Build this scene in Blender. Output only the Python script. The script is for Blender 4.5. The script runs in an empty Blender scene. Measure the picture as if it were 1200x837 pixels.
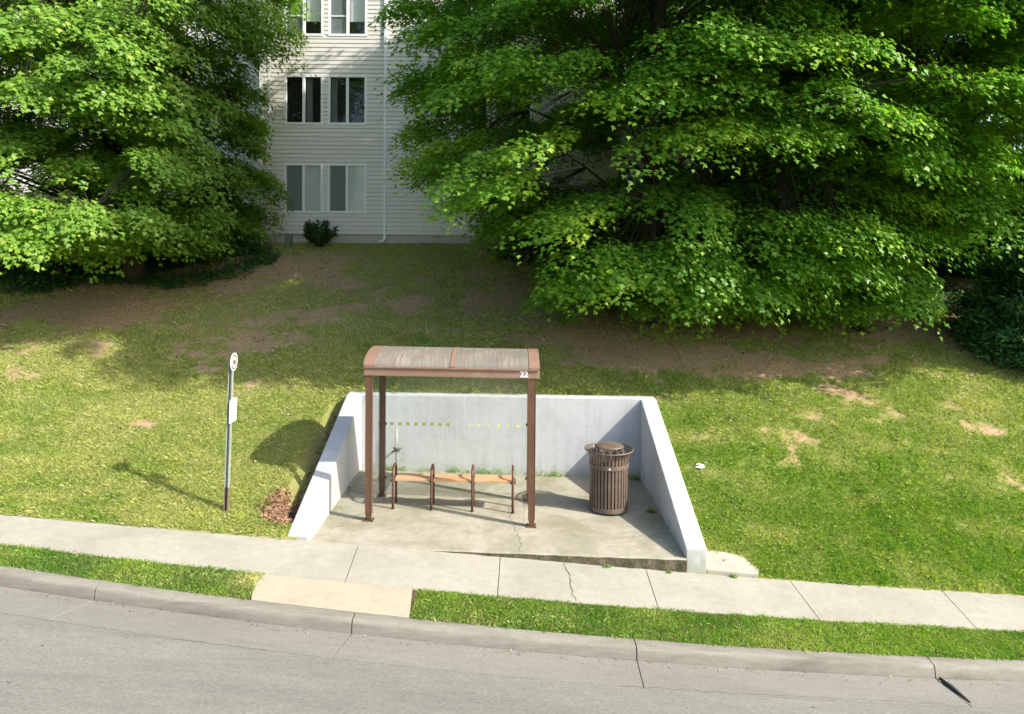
import bpy, bmesh, math, random
import numpy as np
from mathutils import Vector, Matrix
R = math.radians
S = bpy.context.scene
COL = S.collection

# ------------------------------------------------------------------ camera
cam_d = bpy.data.cameras.new('camera'); cam = bpy.data.objects.new('camera', cam_d); COL.objects.link(cam)
H = 3.85
cam.matrix_world = Matrix.Translation((0, 0, H)) @ Matrix.Rotation(R(90 - 1.0), 4, 'X') @ Matrix.Rotation(0.008, 4, 'Z')
cam_d.sensor_fit = 'HORIZONTAL'; cam_d.sensor_width = 36; cam_d.lens = 36 * 850 / 1200
cam_d.shift_y = -103.0 / 1200
cam_d.clip_start = .1; cam_d.clip_end = 2000
S.camera = cam

# ------------------------------------------------------------------ light
SUN = Vector((.928 * math.cos(R(38.5)), -.371 * math.cos(R(38.5)), math.sin(R(38.5)))).normalized()
w = bpy.data.worlds.new('World'); S.world = w; w.use_nodes = True
nt = w.node_tree; sky = nt.nodes.new('ShaderNodeTexSky'); sky.sky_type = 'NISHITA'; sky.sun_disc = False
sky.sun_elevation = R(38.5); sky.sun_rotation = R(111.8); sky.air_density = 1.0; sky.dust_density = 2.6
bg = nt.nodes['Background']; bg.inputs[1].default_value = .15; nt.links.new(sky.outputs[0], bg.inputs[0])
sd = bpy.data.lights.new('sun', 'SUN'); sd.energy = 3.5; sd.angle = R(.55); sd.color = (1, .95, .85)
so = bpy.data.objects.new('sun', sd); COL.objects.link(so)
so.rotation_euler = SUN.to_track_quat('Z', 'Y').to_euler(); so.location = (10, -5, 20)
S.view_settings.view_transform = 'Standard'; S.view_settings.look = 'None'
S.view_settings.exposure = 1.15; S.view_settings.gamma = 1; S.view_settings.use_curve_mapping = False
S.render.engine = 'CYCLES'
S.cycles.use_denoising = True
S.cycles.max_bounces = 7; S.cycles.diffuse_bounces = 5; S.cycles.glossy_bounces = 2
S.cycles.transmission_bounces = 3; S.cycles.transparent_max_bounces = 8
S.cycles.caustics_reflective = False; S.cycles.caustics_refractive = False
S.cycles.sample_clamp_indirect = 6
RNG = np.random.default_rng(7); random.seed(7)

# ------------------------------------------------------------------ materials
def new_mat(name):
    m = bpy.data.materials.new(name); m.use_nodes = True
    return m, m.node_tree.nodes, m.node_tree.links, m.node_tree.nodes['Principled BSDF']
def noise(N, L, vec, scale, detail=5, rough=.6, dist=0):
    n = N.new('ShaderNodeTexNoise'); n.inputs['Scale'].default_value = scale
    n.inputs['Detail'].default_value = detail; n.inputs['Roughness'].default_value = rough
    n.inputs['Distortion'].default_value = dist
    L.new(vec, n.inputs['Vector']); return n.outputs['Fac']
def ramp(N, L, fac, a, b, ca=(0, 0, 0, 1), cb=(1, 1, 1, 1)):
    r = N.new('ShaderNodeValToRGB'); r.color_ramp.elements[0].position = a; r.color_ramp.elements[1].position = b
    r.color_ramp.elements[0].color = ca; r.color_ramp.elements[1].color = cb
    L.new(fac, r.inputs[0]); return r.outputs[0]
def mix(N, L, fac, a, b, mode='MIX'):
    m = N.new('ShaderNodeMix'); m.data_type = 'RGBA'; m.blend_type = mode
    for s, v in ((m.inputs[0], fac), (m.inputs[6], a), (m.inputs[7], b)):
        if isinstance(v, (int, float)): s.default_value = v
        elif isinstance(v, tuple): s.default_value = v if len(v) == 4 else (*v, 1)
        else: L.new(v, s)
    return m.outputs[2]
def mapping(N, L, scale=(1, 1, 1)):
    t = N.new('ShaderNodeTexCoord'); m = N.new('ShaderNodeMapping'); m.inputs['Scale'].default_value = scale
    L.new(t.outputs['Object'], m.inputs[0]); return m.outputs[0]
def bump(N, L, P, h, strength, dist=.01):
    b = N.new('ShaderNodeBump'); b.inputs['Strength'].default_value = strength; b.inputs['Distance'].default_value = dist
    L.new(h, b.inputs['Height']); L.new(b.outputs[0], P.inputs['Normal'])
def c4(c, k=1): return (c[0] * k, c[1] * k, c[2] * k, 1)

def stone(name, col, stain, mottled=.18, speck=.25, speck_scale=160, stain_scale=1.3, stain_lo=.5, stain_hi=.75, bs=.3, rough=.9, stretch=(1, 1, 1)):
    m, N, L, P = new_mat(name); v = mapping(N, L, stretch)
    big = noise(N, L, v, stain_scale, 6, .65, .6); mid = noise(N, L, v, 9, 5, .6); fine = noise(N, L, v, speck_scale, 2, .5)
    c = mix(N, L, ramp(N, L, big, stain_lo, stain_hi), c4(col), c4(stain))
    c = mix(N, L, mottled, c, ramp(N, L, mid, .3, .7, (.35, .35, .34, 1), (1, 1, 1, 1)), 'MULTIPLY')
    c = mix(N, L, speck, c, ramp(N, L, fine, .38, .62, (.3, .3, .3, 1), (1, 1, 1, 1)), 'MULTIPLY')
    L.new(c, P.inputs['Base Color']); P.inputs['Roughness'].default_value = rough
    P.inputs['Specular IOR Level'].default_value = .25
    bump(N, L, P, fine, bs, .006)
    return m
def paint(name, col, rough=.45, var=.12, metal=0, scale=8, spec=.4, dirt=(.2, .17, .13), dirt_amt=.25):
    m, N, L, P = new_mat(name); v = mapping(N, L)
    n1 = noise(N, L, v, scale, 5, .6); n2 = noise(N, L, v, scale * 6, 4, .6)
    c = mix(N, L, var, c4(col), ramp(N, L, n2, .3, .7), 'OVERLAY')
    d = N.new('ShaderNodeMath'); d.operation = 'MULTIPLY'; d.inputs[1].default_value = dirt_amt
    L.new(ramp(N, L, n1, .5, .75), d.inputs[0])
    c = mix(N, L, d.outputs[0], c, c4(dirt))
    L.new(c, P.inputs['Base Color']); P.inputs['Roughness'].default_value = rough; P.inputs['Metallic'].default_value = metal
    P.inputs['Specular IOR Level'].default_value = spec
    bump(N, L, P, n2, .06, .004)
    return m
M = {}
M['sidewalk'] = stone('sidewalk_concrete', (.415, .39, .325), (.34, .32, .255), .2, .35, 120, .9, .42, .72)
M['sidewalk_tan'] = stone('tan_paving', (.42, .37, .275), (.365, .32, .235), .15, .22, 120, 2)
M['pad'] = stone('pad_concrete', (.42, .39, .315), (.29, .275, .19), .3, .3, 110, 1.1, .42, .62)
M['lip'] = stone('rough_concrete_edge', (.22, .18, .12), (.13, .12, .07), .8, .7, 60, 3, .4, .6, 1.0)
M['kerb'] = stone('kerb_concrete', (.30, .28, .235), (.205, .188, .155), .3, .4, 130, 1.6, .45, .7, .4, .9, (.5, 3, 3))
M['road'] = stone('road_surface', (.245, .235, .205), (.20, .192, .168), .2, .36, 75, .7, .4, .75, .5, .9, (.35, 1.4, 1))
M['gutter'] = stone('gutter_concrete', (.245, .235, .205), (.21, .20, .172), .18, .4, 110, 1, .4, .7, .35, .9, (.5, 1.6, 1))
M['white_wall'] = stone('white_painted_concrete', (.545, .55, .565), (.47, .47, .475), .12, .14, 90, 2.0, .45, .75, .25, .75)
def wall_extras(m):
    N, L = m.node_tree.nodes, m.node_tree.links; P = N['Principled BSDF']; src = P.inputs['Base Color'].links[0].from_socket
    st = noise(N, L, mapping(N, L, (7, 7, .5)), 1.6, 5, .7); c = mix(N, L, .26, src, ramp(N, L, st, .45, .7, (1, 1, 1, 1), (.55, .53, .48, 1)), 'MULTIPLY')
    b = N.new('ShaderNodeTexBrick'); mp = mapping(N, L); sx = N.new('ShaderNodeSeparateXYZ'); L.new(mp, sx.inputs[0]); ad = N.new('ShaderNodeMath'); ad.operation = 'ADD'
    L.new(sx.outputs[0], ad.inputs[0]); L.new(sx.outputs[1], ad.inputs[1]); cb = N.new('ShaderNodeCombineXYZ'); L.new(ad.outputs[0], cb.inputs[0]); L.new(sx.outputs[2], cb.inputs[1]); L.new(cb.outputs[0], b.inputs[0])
    b.inputs['Scale'].default_value = 1; b.inputs['Brick Width'].default_value = .6; b.inputs['Row Height'].default_value = .2; b.inputs['Mortar Size'].default_value = .006; b.offset = 0
    b.inputs['Color1'].default_value = b.inputs['Color2'].default_value = (1, 1, 1, 1); b.inputs['Mortar'].default_value = (.82, .82, .82, 1)
    c = mix(N, L, .16, c, b.outputs[0], 'MULTIPLY')
    # algae and splashed dirt in a ragged band at the foot
    nz = noise(N, L, mapping(N, L, (3, 3, 1.5)), 2.2, 5, .7); q = N.new('ShaderNodeMath'); q.operation = 'MULTIPLY_ADD'; L.new(nz, q.inputs[0]); q.inputs[1].default_value = .75; q.inputs[2].default_value = -.30
    d = N.new('ShaderNodeMath'); d.operation = 'SUBTRACT'; L.new(q.outputs[0], d.inputs[0]); L.new(sx.outputs[2], d.inputs[1])
    g = ramp(N, L, d.outputs[0], .0, .28); g2 = N.new('ShaderNodeMath'); g2.operation = 'MULTIPLY'; g2.inputs[1].default_value = .65; L.new(g, g2.inputs[0])
    c = mix(N, L, g2.outputs[0], c, (.26, .28, .17, 1)); L.new(c, P.inputs['Base Color'])
wall_extras(M['white_wall'])
def road_extras(m):
    N, L = m.node_tree.nodes, m.node_tree.links; P = N['Principled BSDF']; src = P.inputs['Base Color'].links[0].from_socket
    sp = noise(N, L, mapping(N, L, (1, 1.6, 1)), 5.5, 2, .5, .4); c = mix(N, L, ramp(N, L, sp, .735, .76), src, (.09, .085, .075, 1))
    tb = noise(N, L, mapping(N, L, (.12, 1.5, 1)), 1.1, 3, .5); c = mix(N, L, .55, c, ramp(N, L, tb, .42, .62, (1, 1, 1, 1), (.74, .74, .75, 1)), 'MULTIPLY')
    L.new(c, P.inputs['Base Color'])
road_extras(M['road'])
M['foundation'] = stone('foundation_block', (.62, .60, .54), (.54, .52, .46), .2, .2, 60, 2)
M['dark_gap'] = stone('dark_joint', (.09, .08, .06), (.07, .065, .045), .3, .3, 60)
M['soil'] = stone('soil', (.16, .105, .062), (.10, .065, .04), .6, .6, 50, 2)
M['brown_metal'] = paint('brown_painted_metal', (.108, .055, .034), .4, .06, 0, 3, .4, (.19, .12, .085), .3)
M['brown_trim'] = paint('faded_brown_metal', (.235, .14, .10), .5, .08, 0, 3, .4, (.38, .28, .22), .4)
M['brown_dark'] = paint('bin_brown_metal', (.125, .090, .068), .4, .2, 0, 9, .5, (.27, .20, .16), .4)
M['black'] = paint('black_plastic', (.015, .015, .016), .5)
M['wood'] = None
M['galv'] = paint('galvanised_steel', (.33, .37, .32), .45, .2, .2, 10, .5, (.15, .16, .13), .35)
M['rust'] = paint('rusty_steel', (.15, .11, .075), .8, .3)
M['white_sign'] = paint('white_sign_sheet', (.78, .77, .74), .4, .05, dirt_amt=.08)
M['red_sign'] = paint('dull_red_ink', (.10, .06, .06), .5)
M['grey_ink'] = paint('grey_ink', (.12, .12, .13), .5)
M['white_vinyl'] = paint('white_vinyl', (.88, .90, .92), .4, .0, dirt_amt=.03)
M['green_box'] = paint('faded_green_plastic', (.13, .20, .12), .6)
M['white_ink'] = paint('white_lettering', (.85, .83, .80), .5, .02, dirt_amt=.03)
M['dot'] = paint('yellow_green_decal', (.72, .74, .05), .6, .02, dirt_amt=0)
M['dotdark'] = paint('olive_decal_centre', (.38, .40, .10), .6)
M['litter'] = paint('white_plastic', (.8, .8, .78), .5)
M['roofing'] = stone('grey_shingles', (.13, .125, .12), (.09, .09, .088), .5, .5, 30, 3)
M['bark'] = stone('bark', (.07, .06, .05), (.04, .034, .028), .6, .4, 40, 3, bs=1, stretch=(3, 3, .6))
M['twig'] = paint('dry_twig', (.42, .36, .27), .8)

def wood():
    m, N, L, P = new_mat('bench_wood'); v = mapping(N, L, (1.2, 22, 22))
    g = noise(N, L, v, 4, 6, .65, 1.2); v2 = mapping(N, L); b = noise(N, L, v2, 3, 4)
    c = ramp(N, L, g, .3, .72, (.34, .17, .075, 1), (.62, .37, .19, 1))
    c = mix(N, L, ramp(N, L, b, .45, .8), c, (.52, .36, .22, 1)); L.new(c, P.inputs['Base Color'])
    P.inputs['Roughness'].default_value = .65; bump(N, L, P, g, .2, .003); return m
M['wood'] = wood()
def siding():
    m, N, L, P = new_mat('vinyl_siding'); v = mapping(N, L, (.6, .6, 2.2)); n = noise(N, L, v, 1.5, 5); f = noise(N, L, mapping(N, L, (2, 2, 14)), 6, 3)
    c = mix(N, L, ramp(N, L, n, .35, .75), (.83, .805, .77, 1), (.78, .755, .72, 1))
    c = mix(N, L, .12, c, ramp(N, L, f, .3, .7, (.5, .5, .5, 1), (1, 1, 1, 1)), 'MULTIPLY')
    L.new(c, P.inputs['Base Color']); P.inputs['Roughness'].default_value = .5; P.inputs['Specular IOR Level'].default_value = .3
    return m
M['siding'] = siding()
def roof_panel():
    m, N, L, P = new_mat('smoky_translucent_panel')
    s = noise(N, L, mapping(N, L, (42, 1.6, 1.6)), 1.4, 5, .7); b = noise(N, L, mapping(N, L), 3, 4)
    c = ramp(N, L, s, .3, .7, (.20, .17, .135, 1), (.50, .45, .38, 1))
    c = mix(N, L, ramp(N, L, b, .4, .7), c, (.27, .25, .215, 1)); N.remove(P)
    d = N.new('ShaderNodeBsdfDiffuse'); t = N.new('ShaderNodeBsdfTranslucent'); g = N.new('ShaderNodeBsdfGlossy'); tr = N.new('ShaderNodeBsdfTransparent')
    L.new(c, d.inputs[0]); L.new(c, t.inputs[0]); g.inputs['Roughness'].default_value = .35; tr.inputs[0].default_value = (.6, .52, .42, 1)
    m1 = N.new('ShaderNodeMixShader'); m1.inputs[0].default_value = .3; L.new(d.outputs[0], m1.inputs[1]); L.new(t.outputs[0], m1.inputs[2])
    m2 = N.new('ShaderNodeMixShader'); m2.inputs[0].default_value = .05; L.new(m1.outputs[0], m2.inputs[1]); L.new(g.outputs[0], m2.inputs[2])
    m3 = N.new('ShaderNodeMixShader'); m3.inputs[0].default_value = .16; L.new(m2.outputs[0], m3.inputs[1]); L.new(tr.outputs[0], m3.inputs[2])
    L.new(m3.outputs[0], N['Material Output'].inputs[0]); return m
M['roof_panel'] = roof_panel()
def glass(name, tint, gloss_rough=.02, haze=.03, hazecol=(.6, .65, .62)):
    m, N, L, P = new_mat(name); N.remove(P)
    t = N.new('ShaderNodeBsdfTransparent'); t.inputs[0].default_value = (*tint, 1)
    g = N.new('ShaderNodeBsdfGlossy'); g.inputs['Roughness'].default_value = gloss_rough
    d = N.new('ShaderNodeBsdfDiffuse'); d.inputs[0].default_value = (*hazecol, 1)
    lw = N.new('ShaderNodeLayerWeight'); pw = N.new('ShaderNodeMath'); pw.operation = 'POWER'; L.new(lw.outputs['Facing'], pw.inputs[0]); pw.inputs[1].default_value = 4
    f = N.new('ShaderNodeMath'); f.operation = 'MULTIPLY_ADD'; L.new(pw.outputs[0], f.inputs[0]); f.inputs[1].default_value = .8; f.inputs[2].default_value = .035
    m1 = N.new('ShaderNodeMixShader'); L.new(f.outputs[0], m1.inputs[0]); L.new(t.outputs[0], m1.inputs[1]); L.new(g.outputs[0], m1.inputs[2])
    sm = noise(N, L, mapping(N, L, (1, 1, 1)), 2.5, 4)
    mm = N.new('ShaderNodeMath'); mm.operation = 'MULTIPLY'; mm.inputs[1].default_value = haze * 2; L.new(sm, mm.inputs[0])
    m2 = N.new('ShaderNodeMixShader'); L.new(mm.outputs[0], m2.inputs[0]); L.new(m1.outputs[0], m2.inputs[1]); L.new(d.outputs[0], m2.inputs[2])
    L.new(m2.outputs[0], N['Material Output'].inputs[0]); return m
M['glass'] = glass('shelter_glass', (.955, .975, .965), .02, .02)
M['pane'] = glass('window_glass', (.985, .99, .99), .01, .005)
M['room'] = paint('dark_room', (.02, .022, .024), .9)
M['blind'] = paint('window_blind', (.66, .70, .69), .7, .0, dirt_amt=0)
M['blind_screen'] = paint('screened_blind', (.24, .275, .285), .8, .03)

def leafmat(name, dark, light, bright, trans=.35, rough=.45):
    """colour picked per leaf by the 'tint' attribute (r: green to yellow-green, g: dead tips, painted highlights on trees)"""
    m, N, L, P = new_mat(name); N.remove(P)
    a = N.new('ShaderNodeAttribute'); a.attribute_name = 'tint'; sp = N.new('ShaderNodeSeparateColor'); L.new(a.outputs['Color'], sp.inputs[0])
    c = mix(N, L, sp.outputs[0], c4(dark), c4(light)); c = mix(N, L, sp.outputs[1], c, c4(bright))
    d = N.new('ShaderNodeBsdfDiffuse'); t = N.new('ShaderNodeBsdfTranslucent'); g = N.new('ShaderNodeBsdfGlossy')
    L.new(c, d.inputs[0]); L.new(mix(N, L, 1.0, c, (1.1, 1.25, .5, 1), 'MULTIPLY'), t.inputs[0]); g.inputs['Roughness'].default_value = rough
    m1 = N.new('ShaderNodeMixShader'); m1.inputs[0].default_value = trans; L.new(d.outputs[0], m1.inputs[1]); L.new(t.outputs[0], m1.inputs[2])
    m2 = N.new('ShaderNodeMixShader'); m2.inputs[0].default_value = .035; L.new(m1.outputs[0], m2.inputs[1]); L.new(g.outputs[0], m2.inputs[2])
    L.new(m2.outputs[0], N['Material Output'].inputs[0]); return m
M['maple'] = leafmat('maple_leaf', (.12, .29, .033), (.245, .45, .05), (.50, .63, .065), .5)
M['maple_left'] = leafmat('maple_leaf_pale', (.14, .28, .037), (.275, .45, .06), (.48, .60, .10), .48)
M['shrubleaf'] = leafmat('shrub_leaf', (.04, .10, .03), (.08, .17, .06), (.13, .22, .09), .2, .35)
M['yewleaf'] = leafmat('yew_leaf', (.03, .10, .022), (.065, .17, .035), (.11, .23, .06), .2)
M['blade'] = leafmat('grass_blade', (.14, .275, .02), (.35, .44, .055), (.68, .56, .29), .43, .5)
M['verge_blade'] = leafmat('verge_grass_blade', (.115, .25, .025), (.27, .40, .055), (.58, .56, .22), .42, .5)
M['mulch'] = leafmat('dry_leaf', (.17, .09, .05), (.34, .195, .115), (.48, .33, .21), .1, .6)

def lawnmat():
    m, N, L, P = new_mat('lawn_ground'); v = mapping(N, L)
    a = N.new('ShaderNodeAttribute'); a.attribute_name = 'tint'; sp = N.new('ShaderNodeSeparateColor'); L.new(a.outputs['Color'], sp.inputs[0])
    f = noise(N, L, v, 60, 4, .7); g = noise(N, L, v, 14, 5, .65)
    gr = mix(N, L, ramp(N, L, g, .3, .7), (.12, .18, .025, 1), (.27, .30, .06, 1))
    so = mix(N, L, ramp(N, L, g, .3, .7), (.32, .215, .115, 1), (.53, .395, .225, 1))
    gr = mix(N, L, sp.outputs[0], gr, (.30, .29, .11, 1))
    mk = N.new('ShaderNodeMath'); mk.operation = 'ADD'; L.new(sp.outputs[1], mk.inputs[0])
    q = N.new('ShaderNodeMath'); q.operation = 'MULTIPLY_ADD'; L.new(f, q.inputs[0]); q.inputs[1].default_value = .7; q.inputs[2].default_value = -.35
    L.new(q.outputs[0], mk.inputs[1])
    c = mix(N, L, ramp(N, L, mk.outputs[0], .3, .62), gr, so)
    c = mix(N, L, .5, c, ramp(N, L, f, .3, .7, (.4, .4, .4, 1), (1, 1, 1, 1)), 'MULTIPLY')
    L.new(c, P.inputs['Base Color']); P.inputs['Roughness'].default_value = .95; P.inputs['Specular IOR Level'].default_value = .1
    bump(N, L, P, f, .6, .03); return m
M['lawn'] = lawnmat()

# ------------------------------------------------------------------ mesh helpers
def link_mesh(name, me, mat, parent=None):
    o = bpy.data.objects.new(name, me); COL.objects.link(o)
    mats = mat if isinstance(mat, (list, tuple)) else [mat]
    for mm in mats:
        if mm: me.materials.append(mm)
    if parent: o.parent = parent
    return o
def obj(name, bm, mat, parent=None, smooth=False, bevel=0):
    me = bpy.data.meshes.new(name)
    if smooth:
        for f in bm.faces: f.smooth = True
    bm.to_mesh(me); bm.free()
    o = link_mesh(name, me, mat, parent)
    if bevel:
        b = o.modifiers.new('b', 'BEVEL'); b.width = bevel; b.segments = 2; b.limit_method = 'ANGLE'; b.angle_limit = R(40)
    return o
def empty(name, loc=(0, 0, 0)):
    o = bpy.data.objects.new(name, None); o.empty_display_size = .2; COL.objects.link(o); o.location = loc; return o
def tag(o, label=None, cat=None, group=None, kind=None):
    if label: o['label'] = label
    if cat: o['category'] = cat
    if group: o['group'] = group
    if kind: o['kind'] = kind
    return o
def box(bm, x0, x1, y0, y1, z0, z1, mat=0, shear=None):
    vs = [bm.verts.new((x, y, z + (shear(x, y) if shear else 0))) for x in (x0, x1) for y in (y0, y1) for z in (z0, z1)]
    for idx in ((0, 1, 3, 2), (4, 6, 7, 5), (0, 4, 5, 1), (2, 3, 7, 6), (0, 2, 6, 4), (1, 5, 7, 3)):
        f = bm.faces.new([vs[i] for i in idx]); f.material_index = mat
    return vs
def tube(bm, pts, r, n=10, cap=True, mat=0, closed=False):
    pts = [Vector(p) for p in pts]; rs = r if isinstance(r, (list, tuple)) else [r] * len(pts); rings = []
    up = None
    for i, p in enumerate(pts):
        a = pts[i - 1] if (i or closed) else p; b = pts[(i + 1) % len(pts)] if (i < len(pts) - 1 or closed) else p
        d = (b - a).normalized()
        if up is None: up = Vector((0, 0, 1)) if abs(d.z) < .9 else Vector((0, 1, 0))
        s = d.cross(up).normalized(); up = s.cross(d).normalized()
        rings.append([bm.verts.new(p + (s * math.cos(t) + up * math.sin(t)) * rs[i]) for t in [2 * math.pi * k / n for k in range(n)]])
    m = len(rings)
    for i in range(m if closed else m - 1):
        A, B = rings[i], rings[(i + 1) % m]
        for k in range(n):
            f = bm.faces.new((A[k], A[(k + 1) % n], B[(k + 1) % n], B[k])); f.smooth = True; f.material_index = mat
    if cap and not closed:
        bm.faces.new(rings[0][::-1]).material_index = mat; bm.faces.new(rings[-1]).material_index = mat
def lathe(bm, prof, c=(0, 0, 0), n=40, smooth=True, cap_ends=False):
    rings = [[bm.verts.new((c[0] + r * math.cos(2 * math.pi * k / n), c[1] + r * math.sin(2 * math.pi * k / n), c[2] + z)) for k in range(n)] for r, z in prof]
    for A, B in zip(rings, rings[1:]):
        for k in range(n):
            f = bm.faces.new((A[k], A[(k + 1) % n], B[(k + 1) % n], B[k])); f.smooth = smooth
    if cap_ends:
        bm.faces.new(rings[0][::-1]); bm.faces.new(rings[-1])
def ico(bm, c, r, sub=1, sc=(1, 1, 1)):
    res = bmesh.ops.create_icosphere(bm, subdivisions=sub, radius=r)
    for v in res['verts']: v.co = Vector((v.co.x * sc[0] + c[0], v.co.y * sc[1] + c[1], v.co.z * sc[2] + c[2]))
def np_mesh(name, verts, loops, starts, totals, mat, tint=None, tint_domain='FACE', parent=None, smooth=False):
    me = bpy.data.meshes.new(name)
    me.vertices.add(len(verts)); me.vertices.foreach_set('co', np.ascontiguousarray(verts, np.float32).ravel())
    me.loops.add(len(loops)); me.loops.foreach_set('vertex_index', np.ascontiguousarray(loops, np.int32))
    me.polygons.add(len(starts)); me.polygons.foreach_set('loop_start', np.ascontiguousarray(starts, np.int32))
    try: me.polygons.foreach_set('loop_total', np.ascontiguousarray(totals, np.int32))
    except Exception: pass
    if tint is not None:
        at = me.attributes.new('tint', 'FLOAT_COLOR', tint_domain); at.data.foreach_set('color', np.ascontiguousarray(tint, np.float32).ravel())
    if smooth: me.polygons.foreach_set('use_smooth', np.ones(len(starts), bool))
    me.update(calc_edges=True); me.validate()
    return link_mesh(name, me, mat, parent)

# value noise for patches
_tab = np.random.default_rng(3).random((256, 256))
def vnoise(x, y, s, seed=0):
    x = x * s + seed * 17.3 + 100; y = y * s + seed * 9.1 + 100
    xi = np.floor(x).astype(int); yi = np.floor(y).astype(int); fx = x - xi; fy = y - yi
    fx = fx * fx * (3 - 2 * fx); fy = fy * fy * (3 - 2 * fy)
    t = lambda a, b: _tab[a % 256, b % 256]
    return (t(xi, yi) * (1 - fx) + t(xi + 1, yi) * fx) * (1 - fy) + (t(xi, yi + 1) * (1 - fx) + t(xi + 1, yi + 1) * fx) * fy
def fbm(x, y, s, seed=0, o=4):
    r = 0; a = .5; tot = 0
    for k in range(o):
        r = r + a * vnoise(x, y, s * 2 ** k, seed + k); tot += a; a *= .55
    return r / tot
def sstep(a, b, x):
    t = np.clip((x - a) / (b - a), 0, 1); return t * t * (3 - 2 * t)

# ------------------------------------------------------------------ terrain shape
def zs(X):                                  # street falls to the right
    return -.02 - .078 * (np.clip(X, -16, 16) + 1.4)
D_SW1 = 9.52                                # lawn side of the pavement
def d_sw1(X): return D_SW1 + .0055 * np.clip(X, 0, 14) ** 2 * .8
def d_sw0(X): return 8.40 + .0065 * np.clip(X, -14, 14) ** 2
def d_kerb(X): return 7.70 + .0105 * (np.clip(X, -14, 14) - .7) ** 2
PK = [(9.52, 0.0), (13.2, 1.0), (17, 2.0), (20, 3.0), (22.7, 4.0)]
def lawn_z(X, D):
    X = np.asarray(X, float); D = np.asarray(D, float)
    z0 = zs(X) + .012
    z1 = 1.24 + .012 * (-X)
    z2 = 2.62 - .01 * X; z3 = 3.72 + 0 * X; z4 = 4.24 + 0 * X
    e = d_sw1(X)
    out = np.where(D < 13.2, z0 + (z1 - z0) * np.clip((D - e) / (13.2 - e), -1, 1), 0)
    t = np.clip((D - 13.2) / 3.8, 0, 1); out = np.where(D >= 13.2, z1 + (z2 - z1) * t, out)
    t = np.clip((D - 17) / 3.0, 0, 1); out = np.where(D >= 17, z2 + (z3 - z2) * t, out)
    t = sstep(20, 22.7, D); out = np.where(D >= 20, z3 + (z4 - z3) * (1.5 * np.clip((D - 20) / 2.7, 0, 1) - .5 * t), out)
    out = out - .26 * sstep(-3.36, -3.06, X) * (X < -2.7) * sstep(9.7, 10.3, D) * sstep(13.3, 12.9, D)
    out = out + (fbm(X, D, .6, 5, 3) - .5) * .12 * sstep(e + .1, e + 1.5, D) * sstep(24, 21, D)
    return out
def pad_z(X): return -.03 * (X + 2.05)

# bare patches: (X, D, rx, rd, strength)
PATCH = [(-4.9, 18.7, 1.0, .9, .85), (-4.3, 18.3, .8, .5, .7), (-5.3, 20.2, 1.3, .45, .5), (-2.5, 17.4, .75, .35, .6), (-3.3, 17.6, .4, .3, .55), (-2.2, 18.6, .7, .35, .5), (-5.5, 15.0, .75, .6, 1.0),
         (-4.5, 13.65, .35, .2, .75), (-6.7, 15.0, .5, .35, .6), (-5.9, 12.05, .4, .2, .6), (-6.2, 14.0, .5, .25, .4), (-8.5, 18.0, 1.6, .45, .9), (-9.0, 16.9, 2.0, .4, .8), (-10.4, 16.3, 2.0, .6, .9),
         (-7.6, 18.2, .9, .4, .8), (-.7, 15.5, .8, .35, .4), (3.4, 14.9, 2.7, .85, 1.0), (1.8, 15.7, 1.6, .5, .8), (4.6, 14.4, 1.3, .45, .95), (5.9, 13.4, 1.1, .5, .5), (6.2, 14.4, 1.0, .35, .8), (8.4, 16.2, 1.6, .9, 1.0),
         (4.7, 12.15, .75, .36, .4), (4.3, 11.7, .5, .25, .38), (5.7, 12.6, .9, .25, .38), (6.8, 12.9, 1.0, .2, .42), (8.6, 12.9, 1.0, .22, .42), (3.4, 12.6, .5, .2, .4), (7.6, 11.6, .9, .18, .36), (7.0, 14.8, .8, .25, .5), (8.8, 14.4, .5, .2, .4), (2.3, 13.5, .5, .12, .5), (-.1, 13.7, 1.0, .15, .5),
         (-9.5, 18.9, 5, 1.9, .85), (4.0, 18, 6, 2.2, .95), (9.5, 18, 4, 1.8, .95)]
def tints(X, D):
    dry = np.clip((fbm(X, D, .55, 11) - .40) * 2.6, 0, 1) * .6 + .9 * np.clip(fbm(X * .45, D, 2.6, 12) - .42, 0, 1) * 2.2
    dry = dry + .3 * sstep(11.5, 14, D) + .45 * sstep(13.5, 17, D) + .25 * sstep(-2, -4, X) - .22 * sstep(2.5, 5, X) * sstep(13.5, 12, D)
    bare = np.zeros_like(X)
    wx = X + (fbm(X, D, 1.1, 21) - .5) * 1.6; wd = D + (fbm(X, D, 1.3, 22) - .5) * 1.1
    for px, pd, rx, rd, s in PATCH:
        q = np.sqrt(((wx - px) / rx) ** 2 + ((wd - pd) / rd) ** 2)
        bare = np.maximum(bare, s * (1 - sstep(.45, 1.25, q)))
    bare = np.clip(bare + (fbm(X * .6, D, 2.4, 31) - .52) * 1.7 * sstep(10.2, 13.5, D) + .22 * sstep(13.5, 15.5, D) + (fbm(X * .5, D, .9, 61) - .5) * 1.5 * sstep(13, 15, D), 0, 1)
    bare = np.clip(bare + (fbm(X, D, 7, 81, 3) - .5) * 1.3 * np.clip(bare * 3, 0, 1), 0, 1)
    return np.clip(dry, 0, 1), bare

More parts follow.
